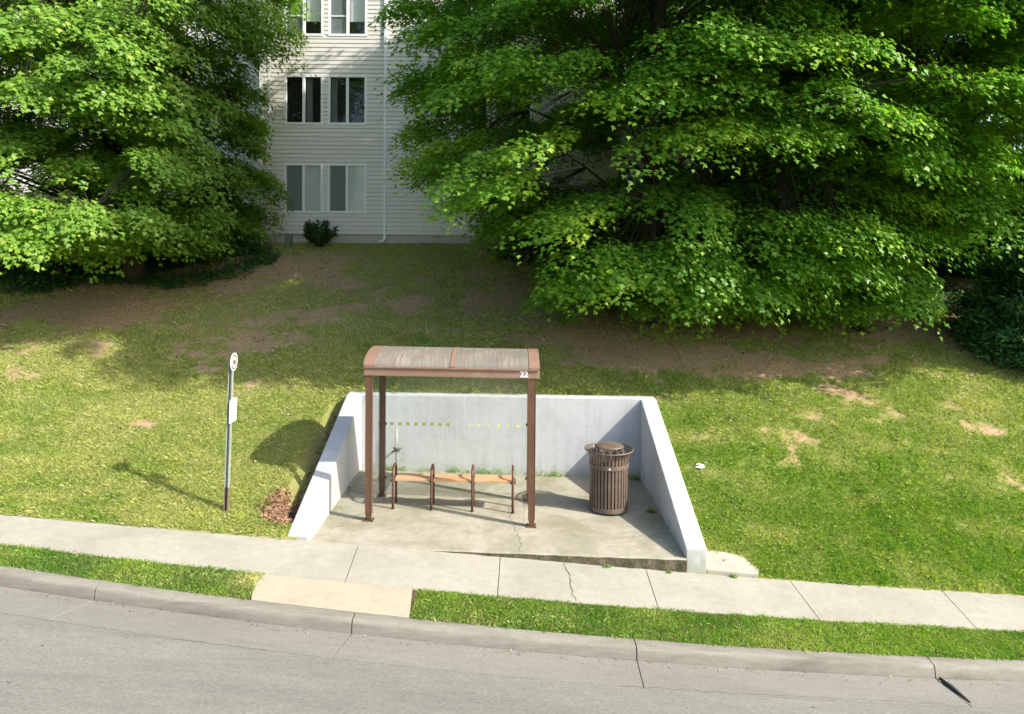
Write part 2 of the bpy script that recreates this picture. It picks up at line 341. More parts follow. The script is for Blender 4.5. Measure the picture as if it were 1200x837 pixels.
# ------------------------------------------------------------------ ground sheets
def grid_mesh(name, xs, ds, zf, mat, keep=None, tint=True, df=None):
    XX, DD = np.meshgrid(xs, ds, indexing='ij')
    if df is not None: DD = df(XX, DD)
    Z = zf(XX, DD); V = np.stack([XX, DD, Z], -1).reshape(-1, 3)
    nx, nd = len(xs), len(ds); i, j = np.meshgrid(np.arange(nx - 1), np.arange(nd - 1), indexing='ij'); i = i.ravel(); j = j.ravel()
    if keep is not None:
        cx = (XX[i, j] + XX[i + 1, j + 1]) / 2; cd = (DD[i, j] + DD[i + 1, j + 1]) / 2; k = keep(cx, cd); i, j = i[k], j[k]
    a = i * nd + j; F = np.stack([a, a + nd, a + nd + 1, a + 1], -1)
    t = None
    if tint:
        dry, bare = tints(V[:, 0], V[:, 1]); t = np.stack([dry, bare, 0 * dry, 0 * dry + 1], -1)
    return np_mesh(name, V, F.ravel(), np.arange(len(F)) * 4, np.full(len(F), 4), mat, t, 'POINT', smooth=True)
WXL, WXR, WD = -2.81, 2.47, 13.12           # wall centre lines
xs = np.unique(np.concatenate([np.arange(-16, 16.01, .11), [WXL, WXR]]))
tt = np.concatenate([np.linspace(0, 3.6, 34), np.linspace(3.7, 13.6, 90)])
def lawn_df(XX, DD):
    e = d_sw1(XX) - .02 - .05 * (fbm(XX, XX * 0, 3.1, 3) - .35); return np.where(DD <= 3.6 + 1e-6, e + (WD - e) * DD / 3.6, WD + (DD - 3.6))
lawn = grid_mesh('lawn', xs, tt, lawn_z, M['lawn'], keep=lambda x, d: ~((x > WXL) & (x < WXR) & (d < WD)), df=lawn_df)
tag(lawn, kind='structure')
verge = grid_mesh('verge', np.arange(-16, 16.01, .25), np.array([0, .5, 1.]), lambda X, D: zs(X) - .010, M['soil'],
                  df=lambda X, t: d_kerb(X) + .0 + (d_sw0(X) - d_kerb(X)) * t, tint=False)
tag(verge, kind='structure')
# wide ground around and beyond
def far_z(X, D):
    z = np.where(D < 9.6, zs(X) - .45, lawn_z(X, np.clip(D, 9.6, 22.7)) - .3)
    z = np.where((np.abs(X) > 15.5) & (D > 9.6), z + .3 - .02, z)
    z = np.where(D > 23, 4.2, z); z = np.where((np.abs(X) < 4.5) & (D > 9.3) & (D < 14.5), z - 1.6, z); return z
gx = np.concatenate([[-400, -150, -60, -30, -20, -16.2], np.arange(-15.8, 15.9, 1.5), [15.8, 16.2, 20, 30, 60, 150, 400]])
gd = np.array([-400, -150, -60, -20, -8, -4, 0, 4, 7, 9, 9.59, 10.5, 12, 13.2, 15, 17, 18.5, 20, 21, 22, 22.7, 23.1, 30, 60, 150, 400.])
grd = grid_mesh('ground', gx, gd, far_z, M['lawn'])
tag(grd, kind='structure')

# pavement slabs split by joints
def zs_top(x): return float(zs(x))
def slab_obj(name, spans, d0f, d1f, zf, th, mat, gap=.006, nseg=4, parent=None, bev=.006):
    """spans: list of ((xa_near, xa_far), (xb_near, xb_far)) joint to joint"""
    bm = bmesh.new()
    for (an, af), (bn, bf) in spans:
        rows = []
        for k in range(nseg + 1):
            t = k / nseg; xn = an + gap + (bn - an - 2 * gap) * t; xf = af + gap + (bf - af - 2 * gap) * t
            dn = float(d0f(xn)); df_ = float(d1f(xf))
            rows.append([bm.verts.new((xn, dn, zf(xn, dn))), bm.verts.new((xf, df_, zf(xf, df_))), bm.verts.new((xf, df_, zf(xf, df_) - th)), bm.verts.new((xn, dn, zf(xn, dn) - th))])
        for A, B in zip(rows, rows[1:]):
            for k in range(4): bm.faces.new((A[k], B[k], B[(k + 1) % 4], A[(k + 1) % 4]))
        bm.faces.new(rows[0]); bm.faces.new(rows[-1][::-1])
    bmesh.ops.recalc_face_normals(bm, faces=bm.faces)
    return obj(name, bm, mat, parent, bevel=bev)
JN = [(-16, -16), (-10.2, -10.2), (-1.93, -2.0), (-.14, -.125), (1.75, 1.8), (3.67, 3.72), (5.6, 5.8), (7.6, 8.0), (10.4, 10.6), (13, 13.2), (16, 16)]
sw = slab_obj('sidewalk', list(zip(JN, JN[1:])), d_sw0, d_sw1, lambda x, d: zs_top(x), .12, M['sidewalk'], nseg=16, gap=.0045)
tag(sw, kind='structure')
# tan paving crossing the verge
def tan_d0(x): return d_kerb(x) + .006
def tan_d1(x): return d_sw0(x) - .006
tp = slab_obj('tan_path', [((-2.82, -3.0), (-1.07, -1.13))], tan_d0, tan_d1, lambda x, d: zs_top(x) + .004, .1, M['sidewalk_tan'])
tag(tp, kind='structure')
# kerb: rounded profile swept along the street, joint to joint
KJ = [-16, -12.6, -8.8, -4.5, -1.66, 1.34, 4.56, 8.2, 12, 16]
KP = [(0, -.2), (0, -.004), (-.012, 0), (-.135, -.006), (-.155, -.016), (-.168, -.04), (-.185, -.135), (-.185, -.2)]
bm = bmesh.new()
for a, b in zip(KJ, KJ[1:]):
    n = 14; prev = None
    for k in range(n + 1):
        x = a + .006 + (b - a - .012) * k / n; d = float(d_kerb(x)); ring = [bm.verts.new((x, d + q, zs_top(x) + r)) for q, r in KP]
        if prev:
            for u in range(len(KP)):
                f = bm.faces.new((prev[u], prev[(u + 1) % len(KP)], ring[(u + 1) % len(KP)], ring[u])); f.smooth = True
        else: bm.faces.new(ring)
        prev = ring
    bm.faces.new(prev[::-1])
bmesh.ops.recalc_face_normals(bm, faces=bm.faces)
kerb = obj('kerb', bm, M['kerb']); tag(kerb, kind='structure')
mod = kerb.modifiers.new('e', 'EDGE_SPLIT'); mod.split_angle = R(50)
# gutter pan and road
def gut_z(x, d): return zs_top(x) - .135 - .03 * (d_kerb(x) - .18 - d)
GJ = [(-16.2, -16), (-12.9, -12.6), (-9.1, -8.8), (-4.72, -4.5), (-1.76, -1.66), (1.33, 1.34), (4.66, 4.56), (8.3, 8.2), (12.1, 12), (16.2, 16)]
gut = slab_obj('gutter', list(zip(GJ, GJ[1:])), lambda x: d_kerb(x) - .64, lambda x: d_kerb(x) - .186, gut_z, .1, M['gutter'], gap=.004, nseg=10, bev=.004)
tag(gut, kind='structure')
def road_z(X, D):
    e = d_kerb(X) - .645; return zs(X) - .152 + .02 * np.clip(e - D, 0, 4.6) - .02 * np.clip(e - D - 4.6, 0, 9)
road = grid_mesh('road', np.arange(-16, 16.01, .5), np.linspace(0, 1, 20), road_z, M['road'], tint=False,
                 df=lambda X, t: (-2.2) + (d_kerb(X) - .644 + 2.2) * t); tag(road, kind='structure')
# dark bed below joints
bed = grid_mesh('joint_bed', np.arange(-16, 16.01, .5), np.array([0, .5, 1.]), lambda X, D: zs(X) - .21, M['dark_gap'], tint=False,
                df=lambda X, t: (d_kerb(X) - .66) + (d_sw1(X) + .02 - d_kerb(X) + .66) * t); tag(bed, kind='structure')
bedk = grid_mesh('joint_filler', np.arange(-16, 16.01, .5), np.array([0, 1.]), lambda X, D: zs(X) - .03, M['dark_gap'], tint=False,
                 df=lambda X, t: (d_sw0(X) + .01) + (d_sw1(X) - d_sw0(X) - .02) * t)
tag(bedk, kind='structure')
bedk.data.transform(Matrix.Translation((0, 0, -.002)))

# concrete pad behind the pavement, with a rough front lip
pad_d0 = 9.50
bm = bmesh.new(); nx = 34; rng = random.Random(5)
xsP = [-2.68 + (2.34 + 2.68) * k / nx for k in range(nx + 1)]
fr = [pad_d0 + .03 + rng.uniform(-.012, .006) for _ in xsP]
top = [bm.verts.new((x, f, pad_z(x) + .002)) for x, f in zip(xsP, fr)]
edge = [bm.verts.new((x, f - .012, pad_z(x) - .015)) for x, f in zip(xsP, fr)]
bot = [bm.verts.new((x, f - .014 + rng.uniform(-.01, .01), -.6)) for x, f in zip(xsP, fr)]
back = [bm.verts.new((x, 13.02, pad_z(x) + .002)) for x in xsP]
for k in range(nx):
    bm.faces.new((top[k], top[k + 1], back[k + 1], back[k])).material_index = 0
    bm.faces.new((edge[k], edge[k + 1], top[k + 1], top[k])).material_index = 0
    f = bm.faces.new((bot[k], bot[k + 1], edge[k + 1], edge[k])); f.material_index = 1
pad = obj('concrete_pad', bm, [M['pad'], M['lip']]); tag(pad, kind='structure')
# apron piece right of the wall
bm = bmesh.new(); pr = [(2.61, 9.53), (3.28, 9.54), (3.36, 9.66), (3.2, 9.83), (2.98, 9.9), (2.63, 9.92)]
vt = [bm.verts.new((x, d, float(lawn_z(x, max(d, 9.62))) + .018)) for x, d in pr]; vb = [bm.verts.new((v.co.x, v.co.y, v.co.z - .15)) for v in vt]
bm.faces.new(vt)
for k in range(6): bm.faces.new((vt[k], vb[k], vb[(k + 1) % 6], vt[(k + 1) % 6]))
ap = obj('concrete_apron', bm, M['sidewalk'], bevel=.01); tag(ap, kind='structure')

# cracks: jagged dark slivers lying on the concrete
def crack(parent, pts, zf, wid=.009, seed=0, jag=.02):
    rg = random.Random(seed); P = []
    for (a, b) in zip(pts, pts[1:]):
        n = max(3, int(math.dist(a, b) / .05))
        for k in range(n): t = k / n; P.append((a[0] + (b[0] - a[0]) * t + rg.uniform(-jag, jag), a[1] + (b[1] - a[1]) * t + rg.uniform(-jag, jag) * .5))
    P.append(pts[-1]); bm = bmesh.new(); pr_ = None
    for i, (x, d) in enumerate(P):
        w_ = .7 * wid * rg.uniform(.3, 1.0) * (1 if 0 < i < len(P) - 1 else .1)
        a = P[max(i - 1, 0)]; b = P[min(i + 1, len(P) - 1)]; L_ = math.dist(a, b) or 1
        nx_, nd_ = -(b[1] - a[1]) / L_ * w_ / 2, (b[0] - a[0]) / L_ * w_ / 2
        r = (bm.verts.new((x - nx_, d - nd_, zf(x - nx_, d - nd_) + .004)), bm.verts.new((x + nx_, d + nd_, zf(x + nx_, d + nd_) + .004)))
        if pr_: bm.faces.new((pr_[0], pr_[1], r[1], r[0]))
        pr_ = r
    return obj('crack', bm, M['dark_gap'], parent)
crack(sw, [(.80, 8.42), (.74, 8.75), (.76, 9.1), (.70, 9.5)], lambda x, d: zs_top(x), .014, 3)
crack(pad, [(.14, 9.56), (.15, 9.9), (.07, 10.3), (.02, 10.7), (-.02, 11.3)], lambda x, d: pad_z(x), .014, 4, .03)
crack(pad, [(-2.62, 9.75), (-2.2, 10.75), (-2.1, 10.95)], lambda x, d: pad_z(x), .008, 8)
crack(pad, [(.2, 10.6), (.22, 11.2), (.21, 11.9)], lambda x, d: pad_z(x), .010, 6, .004)
crack(pad, [(-2.68, 11.9), (-1, 11.86), (.6, 11.9), (2.3, 11.86)], lambda x, d: pad_z(x), .008, 9, .004)
crack(gut, [(-4.0, 7.24), (-3.2, 7.2), (-2.3, 7.15)], lambda x, d: float(gut_z(x, d)), .006, 11)
crack(gut, [(1.1, 7.06), (2.3, 7.1), (3.6, 7.17), (4.4, 7.22)], lambda x, d: float(gut_z(x, d)) + .002, .005, 12)

# ------------------------------------------------------------------ retaining wall
rw = empty('retaining_wall', (0, 13, 0))
tag(rw, 'low white painted concrete retaining wall with two sloping wing walls around the shelter pad', 'retaining wall')
def prism(bm, x0, x1, prof, zoff=None):
    A = [bm.verts.new((x0, d, z)) for d, z in prof]; B = [bm.verts.new((x1, d, z)) for d, z in prof]
    n = len(prof)
    for k in range(n): bm.faces.new((A[k], A[(k + 1) % n], B[(k + 1) % n], B[k]))
    bm.faces.new(A[::-1]); bm.faces.new(B); bmesh.ops.recalc_face_normals(bm, faces=bm.faces)
def at_parent(o, root):
    o.parent = root; o.matrix_parent_inverse = Matrix.Translation(-Vector(root.location)); return o
bm = bmesh.new()
vs = [bm.verts.new((x, d, z)) for x, zt in ((-2.945, 1.355), (2.605, 1.31)) for d, z in ((13.0, -.8), (13.0, zt), (13.24, zt), (13.24, -.8))]
for k in range(4): bm.faces.new((vs[k], vs[(k + 1) % 4], vs[4 + (k + 1) % 4], vs[4 + k]))
bm.faces.new(vs[:4][::-1]); bm.faces.new(vs[4:])
bmesh.ops.recalc_face_normals(bm, faces=bm.faces)
at_parent(obj('back_wall', bm, M['white_wall'], bevel=.015), rw)
bm = bmesh.new(); prism(bm, -2.95, -2.675, [(9.545, -.5), (9.545, .135), (12.997, 1.35), (12.997, -.5)])
at_parent(obj('wing_wall', bm, M['white_wall'], bevel=.015), rw)
bm = bmesh.new(); prism(bm, 2.335, 2.61, [(9.53, -.7), (9.53, .005), (12.997, 1.305), (12.997, -.7)])
at_parent(obj('wing_wall', bm, M['white_wall'], bevel=.015), rw)

# ------------------------------------------------------------------ bus shelter
SX0, SX1, SD0, SD1 = -2.05, .31, 10.47, 11.55
sh = empty('bus_shelter', ((SX0 + SX1) / 2, 11, pad_z(-.87)))
tag(sh, 'brown metal bus shelter with curved smoky roof and clear back panels on a concrete pad', 'bus shelter')
def P(o): return at_parent(o, sh)
def roofsl(x, y=0): return -.012 * (x - SX0)
for x in (SX0, SX1):
    for d in (SD0, SD1):
        g = pad_z(x); w_ = .046; bm = bmesh.new(); top_ = 2.14 + roofsl(x)
        box(bm, x - w_, x + w_, d - w_, d + w_, g + .11, top_)
        # tapered foot
        a = [bm.verts.new((x + sx * .030, d + sy * .030, g + .012)) for sx, sy in ((-1, -1), (1, -1), (1, 1), (-1, 1))]
        b = [bm.verts.new((x + sx * w_ * .98, d + sy * w_ * .98, g + .111)) for sx, sy in ((-1, -1), (1, -1), (1, 1), (-1, 1))]
        for k in range(4): bm.faces.new((a[k], a[(k + 1) % 4], b[(k + 1) % 4], b[k]))
        # corner channels
        box(bm, x - w_ - .004, x - w_ + .010, d - w_ - .004, d - w_ + .010, g + .12, top_ - .01)
        box(bm, x + w_ - .010, x + w_ + .004, d - w_ - .004, d - w_ + .010, g + .12, top_ - .01)
        po = P(obj('post', bm, M['brown_metal'], bevel=.004))
        bm = bmesh.new(); box(bm, x - .07, x + .07, d - .065, d + .065, g + .004, g + .014)
        for sx in (-.056, .056):
            for sy in (-.05, .05): lathe(bm, [(.008, .014), (.011, .03), (.001, .032)], (x + sx, d + sy, g), 8)
        bp = obj('base_plate', bm, M['brown_metal']); bp.parent = po; bp.matrix_parent_inverse = Matrix.Translation(-Vector(sh.location)); bp.matrix_parent_inverse = po.matrix_parent_inverse.inverted() @ po.matrix_parent_inverse
RX0, RX1, RD0, RD1 = SX0 - .075, SX1 + .10, SD0 - .06, SD1 + .22
ZF0, ZF1 = 2.120, 2.232
def beam(name, x0, x1, d0, d1, z0, z1, mat=None):
    bm = bmesh.new(); box(bm, x0, x1, d0, d1, z0, z1, shear=roofsl); return P(obj(name, bm, mat or M['brown_trim'], bevel=.004))
fb = beam('front_beam', RX0 + .006, RX1 - .006, RD0, RD0 + .05, ZF0, ZF1)
bm = bmesh.new(); box(bm, RX0 + .01, RX1 - .01, RD0 - .022, RD0 + .03, ZF1 + .002, ZF1 + .024, shear=roofsl)
t_ = obj('drip_edge', bm, M['brown_trim'], bevel=.003); t_.parent = fb
beam('rear_beam', RX0 + .006, RX1 - .006, RD1 - .05, RD1, ZF0, ZF1)
for x in (RX0, RX1 - .06):
    bm = bmesh.new(); box(bm, x, x + .06, RD0 + .052, RD1 - .052, ZF0, ZF1, shear=roofsl); P(obj('side_beam', bm, M['brown_trim'], bevel=.004))
NP = 24; DC, DH = (RD0 + RD1) / 2, (RD1 - RD0) / 2
def arc(t):                                  # flattened barrel profile, t in -1..1
    ang = (1 - t) * math.pi / 2
    return DC + DH * math.cos(ang), ZF1 + .026 + .185 * max(math.sin(ang), 0)
def arch(name, x0, x1, th, mat, lift=0, n=NP, cap=True):
    bm = bmesh.new(); prev = None
    for k in range(n + 1):
        d, z = arc(-1 + 2 * k / n); s = 1 + lift / DH
        o_ = [(x0, DC + (d - DC) * s, z + lift), (x1, DC + (d - DC) * s, z + lift), (x1, DC + (d - DC) * (s - th / DH), z + lift - th), (x0, DC + (d - DC) * (s - th / DH), z + lift - th)]
        ring = [bm.verts.new((a, b, c + roofsl(a))) for a, b, c in o_]
        if prev:
            for u in range(4): bm.faces.new((prev[u], prev[(u + 1) % 4], ring[(u + 1) % 4], ring[u])).smooth = True
        else: bm.faces.new(ring)
        prev = ring
    bm.faces.new(prev[::-1]); bmesh.ops.recalc_face_normals(bm, faces=bm.faces)
    o = obj(name, bm, mat); e = o.modifiers.new('e', 'EDGE_SPLIT'); e.split_angle = R(45); return P(o)
arch('end_arch', RX0, RX0 + .16, .022, M['brown_trim'], .006); arch('end_arch', RX1 - .155, RX1, .022, M['brown_trim'], .006)
xm = (RX0 + RX1) / 2 + .01
arch('roof_rib', xm - .03, xm + .03, .022, M['brown_trim'], .008)
arch('roof_panel', RX0 + .162, xm - .032, .006, M['roof_panel']); arch('roof_panel', xm + .032, RX1 - .157, .006, M['roof_panel'])
# arched gable infill
for x in (RX0 + .02, RX1 - .03):
    bm = bmesh.new(); pr_ = [arc(-1 + 2 * k / NP) for k in range(NP + 1)]
    vs1 = [bm.verts.new((x, DC + (d - DC) * .96, min(z - .02, 9) + roofsl(x))) for d, z in pr_]
    bm.faces.new(vs1); vs2 = [bm.verts.new((x + .01, v.co.y, v.co.z)) for v in vs1]; bm.faces.new(vs2[::-1])
    for k in range(NP + 1): bm.faces.new((vs1[k], vs1[(k + 1) % (NP + 1)], vs2[(k + 1) % (NP + 1)], vs2[k]))
    P(obj('gable_panel', bm, M['brown_trim']))
# number on the beam
def text_mesh(name, s, size, loc, rot, mat, parent=None, ext=.002, font_off=.004):
    cu = bpy.data.curves.new(name, 'FONT'); cu.body = s; cu.size = size; cu.extrude = ext; cu.offset = font_off; cu.align_x = 'CENTER'; cu.align_y = 'CENTER'
    tmp = bpy.data.objects.new(name + '_tmp', cu); COL.objects.link(tmp); dg = bpy.context.evaluated_depsgraph_get()
    me = bpy.data.meshes.new_from_object(tmp.evaluated_get(dg)); bpy.data.objects.remove(tmp); me.materials.clear()
    me.transform(Matrix.Translation(loc) @ rot)
    o = link_mesh(name, me, mat, parent); return o
nb = text_mesh('route_number', '22', .118, (RX1 - .225, RD0 - .004, (ZF0 + ZF1) / 2 + roofsl(RX1) + .006), Matrix.Rotation(R(90), 4, 'X'), M['white_ink']); nb.parent = fb
# glass panels
def pane(name, x0, x1, d0, d1, z0, z1):
    bm = bmesh.new(); box(bm, x0, x1, d0, d1, z0, z1); return P(obj(name, bm, M['glass']))
gz0, gz1 = .16, 2.105
g1 = pane('glass_panel', SX0 + .05, xm + .10, SD1 - .004, SD1 + .004, gz0, gz1)
g2 = pane('glass_panel', xm + .108, SX1 - .05, SD1 - .004, SD1 + .004, gz0 - .05, gz1 - .02)
g3 = pane('glass_panel', SX0 - .004, SX0 + .004, SD0 + .05, SD1 - .05, gz0, gz1)
for zz in (.3, 1.16, 2.0):
    for xx in (SX0 + .055, SX1 - .055):
        bm = bmesh.new(); box(bm, xx - .014, xx + .014, SD1 - .014, SD1 + .014, zz - .02, zz + .02); P(obj('glass_clip', bm, M['brown_metal']))
for gp, x0, n, faint in ((g1, -1.90, 8, False), (g2, -.66, 6, True)):
    for k in range(n):
        x = x0 + k * (.128 if not faint else .155); bm = bmesh.new(); r_ = .027 if not faint else (.020 if k % 2 else .013)
        c_ = Matrix.Translation((x, SD1 - .0065, 1.165 - .012 * (x + 1.9))) @ Matrix.Rotation(R(90), 4, 'X')
        bmesh.ops.create_circle(bm, cap_ends=True, radius=r_, segments=16, matrix=c_)
        if not faint:
            bmesh.ops.create_circle(bm, cap_ends=True, radius=r_ * .5, segments=12, matrix=Matrix.Translation((0, -.002, 0)) @ c_); bm.faces.ensure_lookup_table(); bm.faces[1].material_index = 1
        o = obj('dot_decal', bm, [M['dot'], M['dotdark']]); o.parent = gp

# ------------------------------------------------------------------ bench
bx = [-1.785, -1.20, -.578, .04]; bf, br = 10.98, 11.28
bn = empty('bench', (-.87, 11.13, pad_z(-.87))); tag(bn, 'wooden plank bench with four brown tube hoops inside the bus shelter', 'bench')
for i, x in enumerate(bx):
    g = pad_z(x) + .003; bm = bmesh.new(); pts = [(x, bf, g), (x, bf, g + .25), (x, bf, .50)]
    rr = (br - bf) / 2; cz = .485
    for k in range(1, 12): a = math.pi - math.pi * k / 12; pts.append((x, bf + rr + rr * math.cos(a), cz + .145 * math.sin(a) - .01 * i * .6))
    pts += [(x, br, .48), (x, br, g + .25), (x, br, g)]
    tube(bm, pts, .0195, 10); lathe(bm, [(.032, 0), (.032, .008), (.02, .01)], (x, bf, g - .002), 14); lathe(bm, [(.032, 0), (.032, .008), (.02, .01)], (x, br, g - .002), 14)
    at_parent(obj('leg_hoop', bm, M['brown_metal']), bn)
for i in range(3):
    for k in range(3):
        d0 = bf + .012 + k * .096; bm = bmesh.new(); x0, x1 = bx[i] + .024, bx[i + 1] - .024
        box(bm, x0, x1, d0, d0 + .086, .415, .455, shear=lambda x, y: -.012 * (x + 1.8)); at_parent(obj('seat_plank', bm, M['wood'], bevel=.006), bn)
for x in bx:
    bm = bmesh.new(); box(bm, x - .045, x + .045, bf + .03, br - .03, .395, .4135, shear=lambda a, b: -.012 * (a + 1.8))
    at_parent(obj('seat_bracket', bm, M['brown_metal']), bn)

# ------------------------------------------------------------------ litter bin
bc = Vector((1.54, 11.30, pad_z(1.54) + .004)); lb = empty('litter_bin', bc); tag(lb, 'round brown slatted metal litter bin with flared rim and raised lid on the pad', 'litter bin')
prof = [(.300, .045), (.300, .62), (.302, .76), (.308, .84), (.326, .90), (.356, .945), (.374, .958)]
bm = bmesh.new(); n = 34
for k in range(n):
    a = 2 * math.pi * k / n; ha = .0185 / .3
    prev = None
    for r_, z in prof:
        ring = [bm.verts.new(((r_ + q) * math.cos(a + s * ha * .3 / r_), (r_ + q) * math.sin(a + s * ha * .3 / r_), z)) for s, q in ((-1, 0), (1, 0), (1, -.008), (-1, -.008))]
        if prev:
            for u in range(4): bm.faces.new((prev[u], prev[(u + 1) % 4], ring[(u + 1) % 4], ring[u]))
        prev = ring
bmesh.ops.recalc_face_normals(bm, faces=bm.faces)
obj('slats', bm, M['brown_dark'], lb)
def ring_part(name, z0, z1, r0, r1, zb=0):
    bm = bmesh.new(); lathe(bm, [(r0, z0), (r1, z0), (r1, z1), (r0, z1), (r0, z0)], n=56, smooth=False); o = obj(name, bm, M['brown_dark'], lb, bevel=.003); return o
ring_part('base_ring', .03, .095, .285, .309); ring_part('middle_band', .69, .752, .297, .312)
bm = bmesh.new(); tube(bm, [(.375 * math.cos(2 * math.pi * k / 56), .375 * math.sin(2 * math.pi * k / 56), .957) for k in range(56)], .0115, 8, closed=True); obj('rim', bm, M['brown_dark'], lb)
bm = bmesh.new(); lathe(bm, [(.001, .06), (.255, .06), (.262, .80), (.262, .805), (.252, .805), (.248, .08), (.001, .08)], n=40); obj('liner', bm, M['black'], lb)
bm = bmesh.new(); lathe(bm, [(.001, 1.045), (.10, 1.04), (.19, 1.025), (.226, 1.008), (.228, .998), (.215, .995), (.001, .998)], n=48); obj('lid', bm, M['brown_dark'], lb)
bm = bmesh.new()
for k in range(12):
    a = 2 * math.pi * k / 12; tube(bm, [(.265 * math.cos(a), .265 * math.sin(a), .79), (.255 * math.cos(a), .255 * math.sin(a), .86), (.205 * math.cos(a), .205 * math.sin(a), 1.0)], .007, 6)
tube(bm, [(.262 * math.cos(2 * math.pi * k / 40), .262 * math.sin(2 * math.pi * k / 40), .82) for k in range(40)], .008, 6, closed=True)
obj('lid_bars', bm, M['brown_dark'], lb)
bm = bmesh.new()
for k in range(4):
    a = math.pi / 4 + math.pi / 2 * k; lathe(bm, [(.03, 0), (.03, .03)], (.22 * math.cos(a), .22 * math.sin(a), 0), 12, cap_ends=True)
lathe(bm, [(.001, .031), (.29, .031), (.29, .044), (.001, .044)], n=40)
obj('foot_plate', bm, M['black'], lb)
bm = bmesh.new(); c_ = Matrix.Rotation(R(-95), 4, 'Z') @ Matrix.Translation((.314, 0, .722)) @ Matrix.Rotation(R(90), 4, 'Y')
bmesh.ops.create_circle(bm, cap_ends=True, radius=.014, segments=12, matrix=c_); obj('sticker', bm, M['white_ink'], lb)

# ------------------------------------------------------------------ standpipe by the back wall
sp_x = (465.5 - 600) * 12.85 / 850
st = empty('standpipe', (sp_x, 12.86, pad_z(sp_x))); tag(st, 'thin grey pipe with a dark cross handle standing against the white back wall', 'pipe')
bm = bmesh.new(); tube(bm, [(0, 0, 0), (0, 0, .80)], .016, 10); obj('pipe', bm, M['galv'], st)
bm = bmesh.new(); tube(bm, [(-.075, -.03, .36), (.09, .0, .42)], .013, 8); tube(bm, [(-.05, 0, .43), (.06, -.03, .37)], .016, 8); tube(bm, [(0, 0, .39), (0, .13, .39)], .016, 8); obj('valve_handle', bm, M['black'], st)

# ------------------------------------------------------------------ stop sign pole
sgx, sgd = -3.91, 9.93; sgz = float(lawn_z(sgx, sgd))
sg = empty('bus_stop_sign', (sgx, sgd, sgz)); sg.rotation_euler = (0, R(1.9), 0)
tag(sg, 'slim green grey steel post with round white stop sign and timetable standing in the lawn', 'bus stop sign')
def uchan(bm, z0, z1):
    w1, d1, t1 = .028, .028, .005
    prof_ = [(-w1, -d1), (-w1 + t1 * 2, -d1), (-w1 + t1 * 2, d1 - t1 * 2), (w1 - t1 * 2, d1 - t1 * 2), (w1 - t1 * 2, -d1), (w1, -d1), (w1, d1), (-w1, d1)]
    A = [bm.verts.new((x, y, z0)) for x, y in prof_]; B = [bm.verts.new((x, y, z1)) for x, y in prof_]
    for k in range(8): bm.faces.new((A[k], A[(k + 1) % 8], B[(k + 1) % 8], B[k]))
    bm.faces.new(A[::-1]); bm.faces.new(B); bmesh.ops.recalc_face_normals(bm, faces=bm.faces)
bm = bmesh.new(); uchan(bm, .33, 2.13); obj('pole', bm, M['galv'], sg)
bm = bmesh.new(); uchan(bm, -.3, .325); obj('pole_base', bm, M['rust'], sg)['label'] = 'rusty brown foot of the post'
SR = Matrix.Translation((0, 0, -.035)) @ Matrix.Rotation(R(90), 4, 'Z')            # turned towards the street on the right
def turned(bm): bmesh.ops.transform(bm, matrix=SR, verts=bm.verts)
bm = bmesh.new(); M0 = Matrix.Translation((0, -.036, 2.10)) @ Matrix.Rotation(R(90), 4, 'X')
bmesh.ops.create_cone(bm, cap_ends=True, segments=40, radius1=.125, radius2=.125, depth=.006, matrix=M0); turned(bm); disc = obj('sign_disc', bm, M['white_sign'], sg)
def annulus(r0, r1, y, z, seg=36):
    bm = bmesh.new(); a = [[bm.verts.new((r * math.cos(2 * math.pi * k / seg), y, z + r * math.sin(2 * math.pi * k / seg))) for k in range(seg)] for r in (r0, r1)]
    for k in range(seg): bm.faces.new((a[0][k], a[0][(k + 1) % seg], a[1][(k + 1) % seg], a[1][k]))
    return bm
bm = annulus(.080, .102, -.0425, 2.10); turned(bm); obj('sign_ring', bm, M['red_sign'], disc)
bm = bmesh.new()
box(bm, -.045, .045, -.0445, -.0425, 2.075, 2.125); box(bm, -.055, .055, -.0445, -.0425, 2.056, 2.066); box(bm, -.03, .03, -.0445, -.0425, 2.137, 2.147); turned(bm); obj('sign_emblem', bm, M['red_sign'], disc)
bm = bmesh.new(); box(bm, -.105, .125, -.05, -.032, 1.27, 1.59); turned(bm); tb = obj('timetable', bm, M['white_sign'], sg, bevel=.004)
bm = bmesh.new()
for k in range(9): box(bm, -.08, .10 - (k % 3) * .02, -.0525, -.0505, 1.55 - k * .03, 1.562 - k * .03)
turned(bm); obj('timetable_text', bm, M['grey_ink'], tb)

# ------------------------------------------------------------------ apartment building
BD, BX0, BX1, BZ = 22.7, -7.9, 13.0, 4.2
WT = .55                                       # foundation top above BZ
ab = empty('apartment_building', (0, BD, BZ)); tag(ab, 'three storey apartment building with pale lap siding and white slider windows behind the lawn', 'building')
def AB(o): return at_parent(o, ab)
z_f = 3.85 + (300 - 275.5) * BD / 850 + .0
ZT = BZ + 9.6
wins = []                                       # (x0, x1, z0, z1, kind)
for x0_ in (-7.14, -1.98, 3.2, 8.4):
    for fl in range(3):
        zt = 6.71 + 2.75 * fl
        for k in range(2):
            if x0_ + 1.36 * k + 1.2 < BX1 - .2: wins.append((x0_ + 1.36 * k, x0_ + 1.36 * k + 1.22, zt - 1.56, zt, fl))
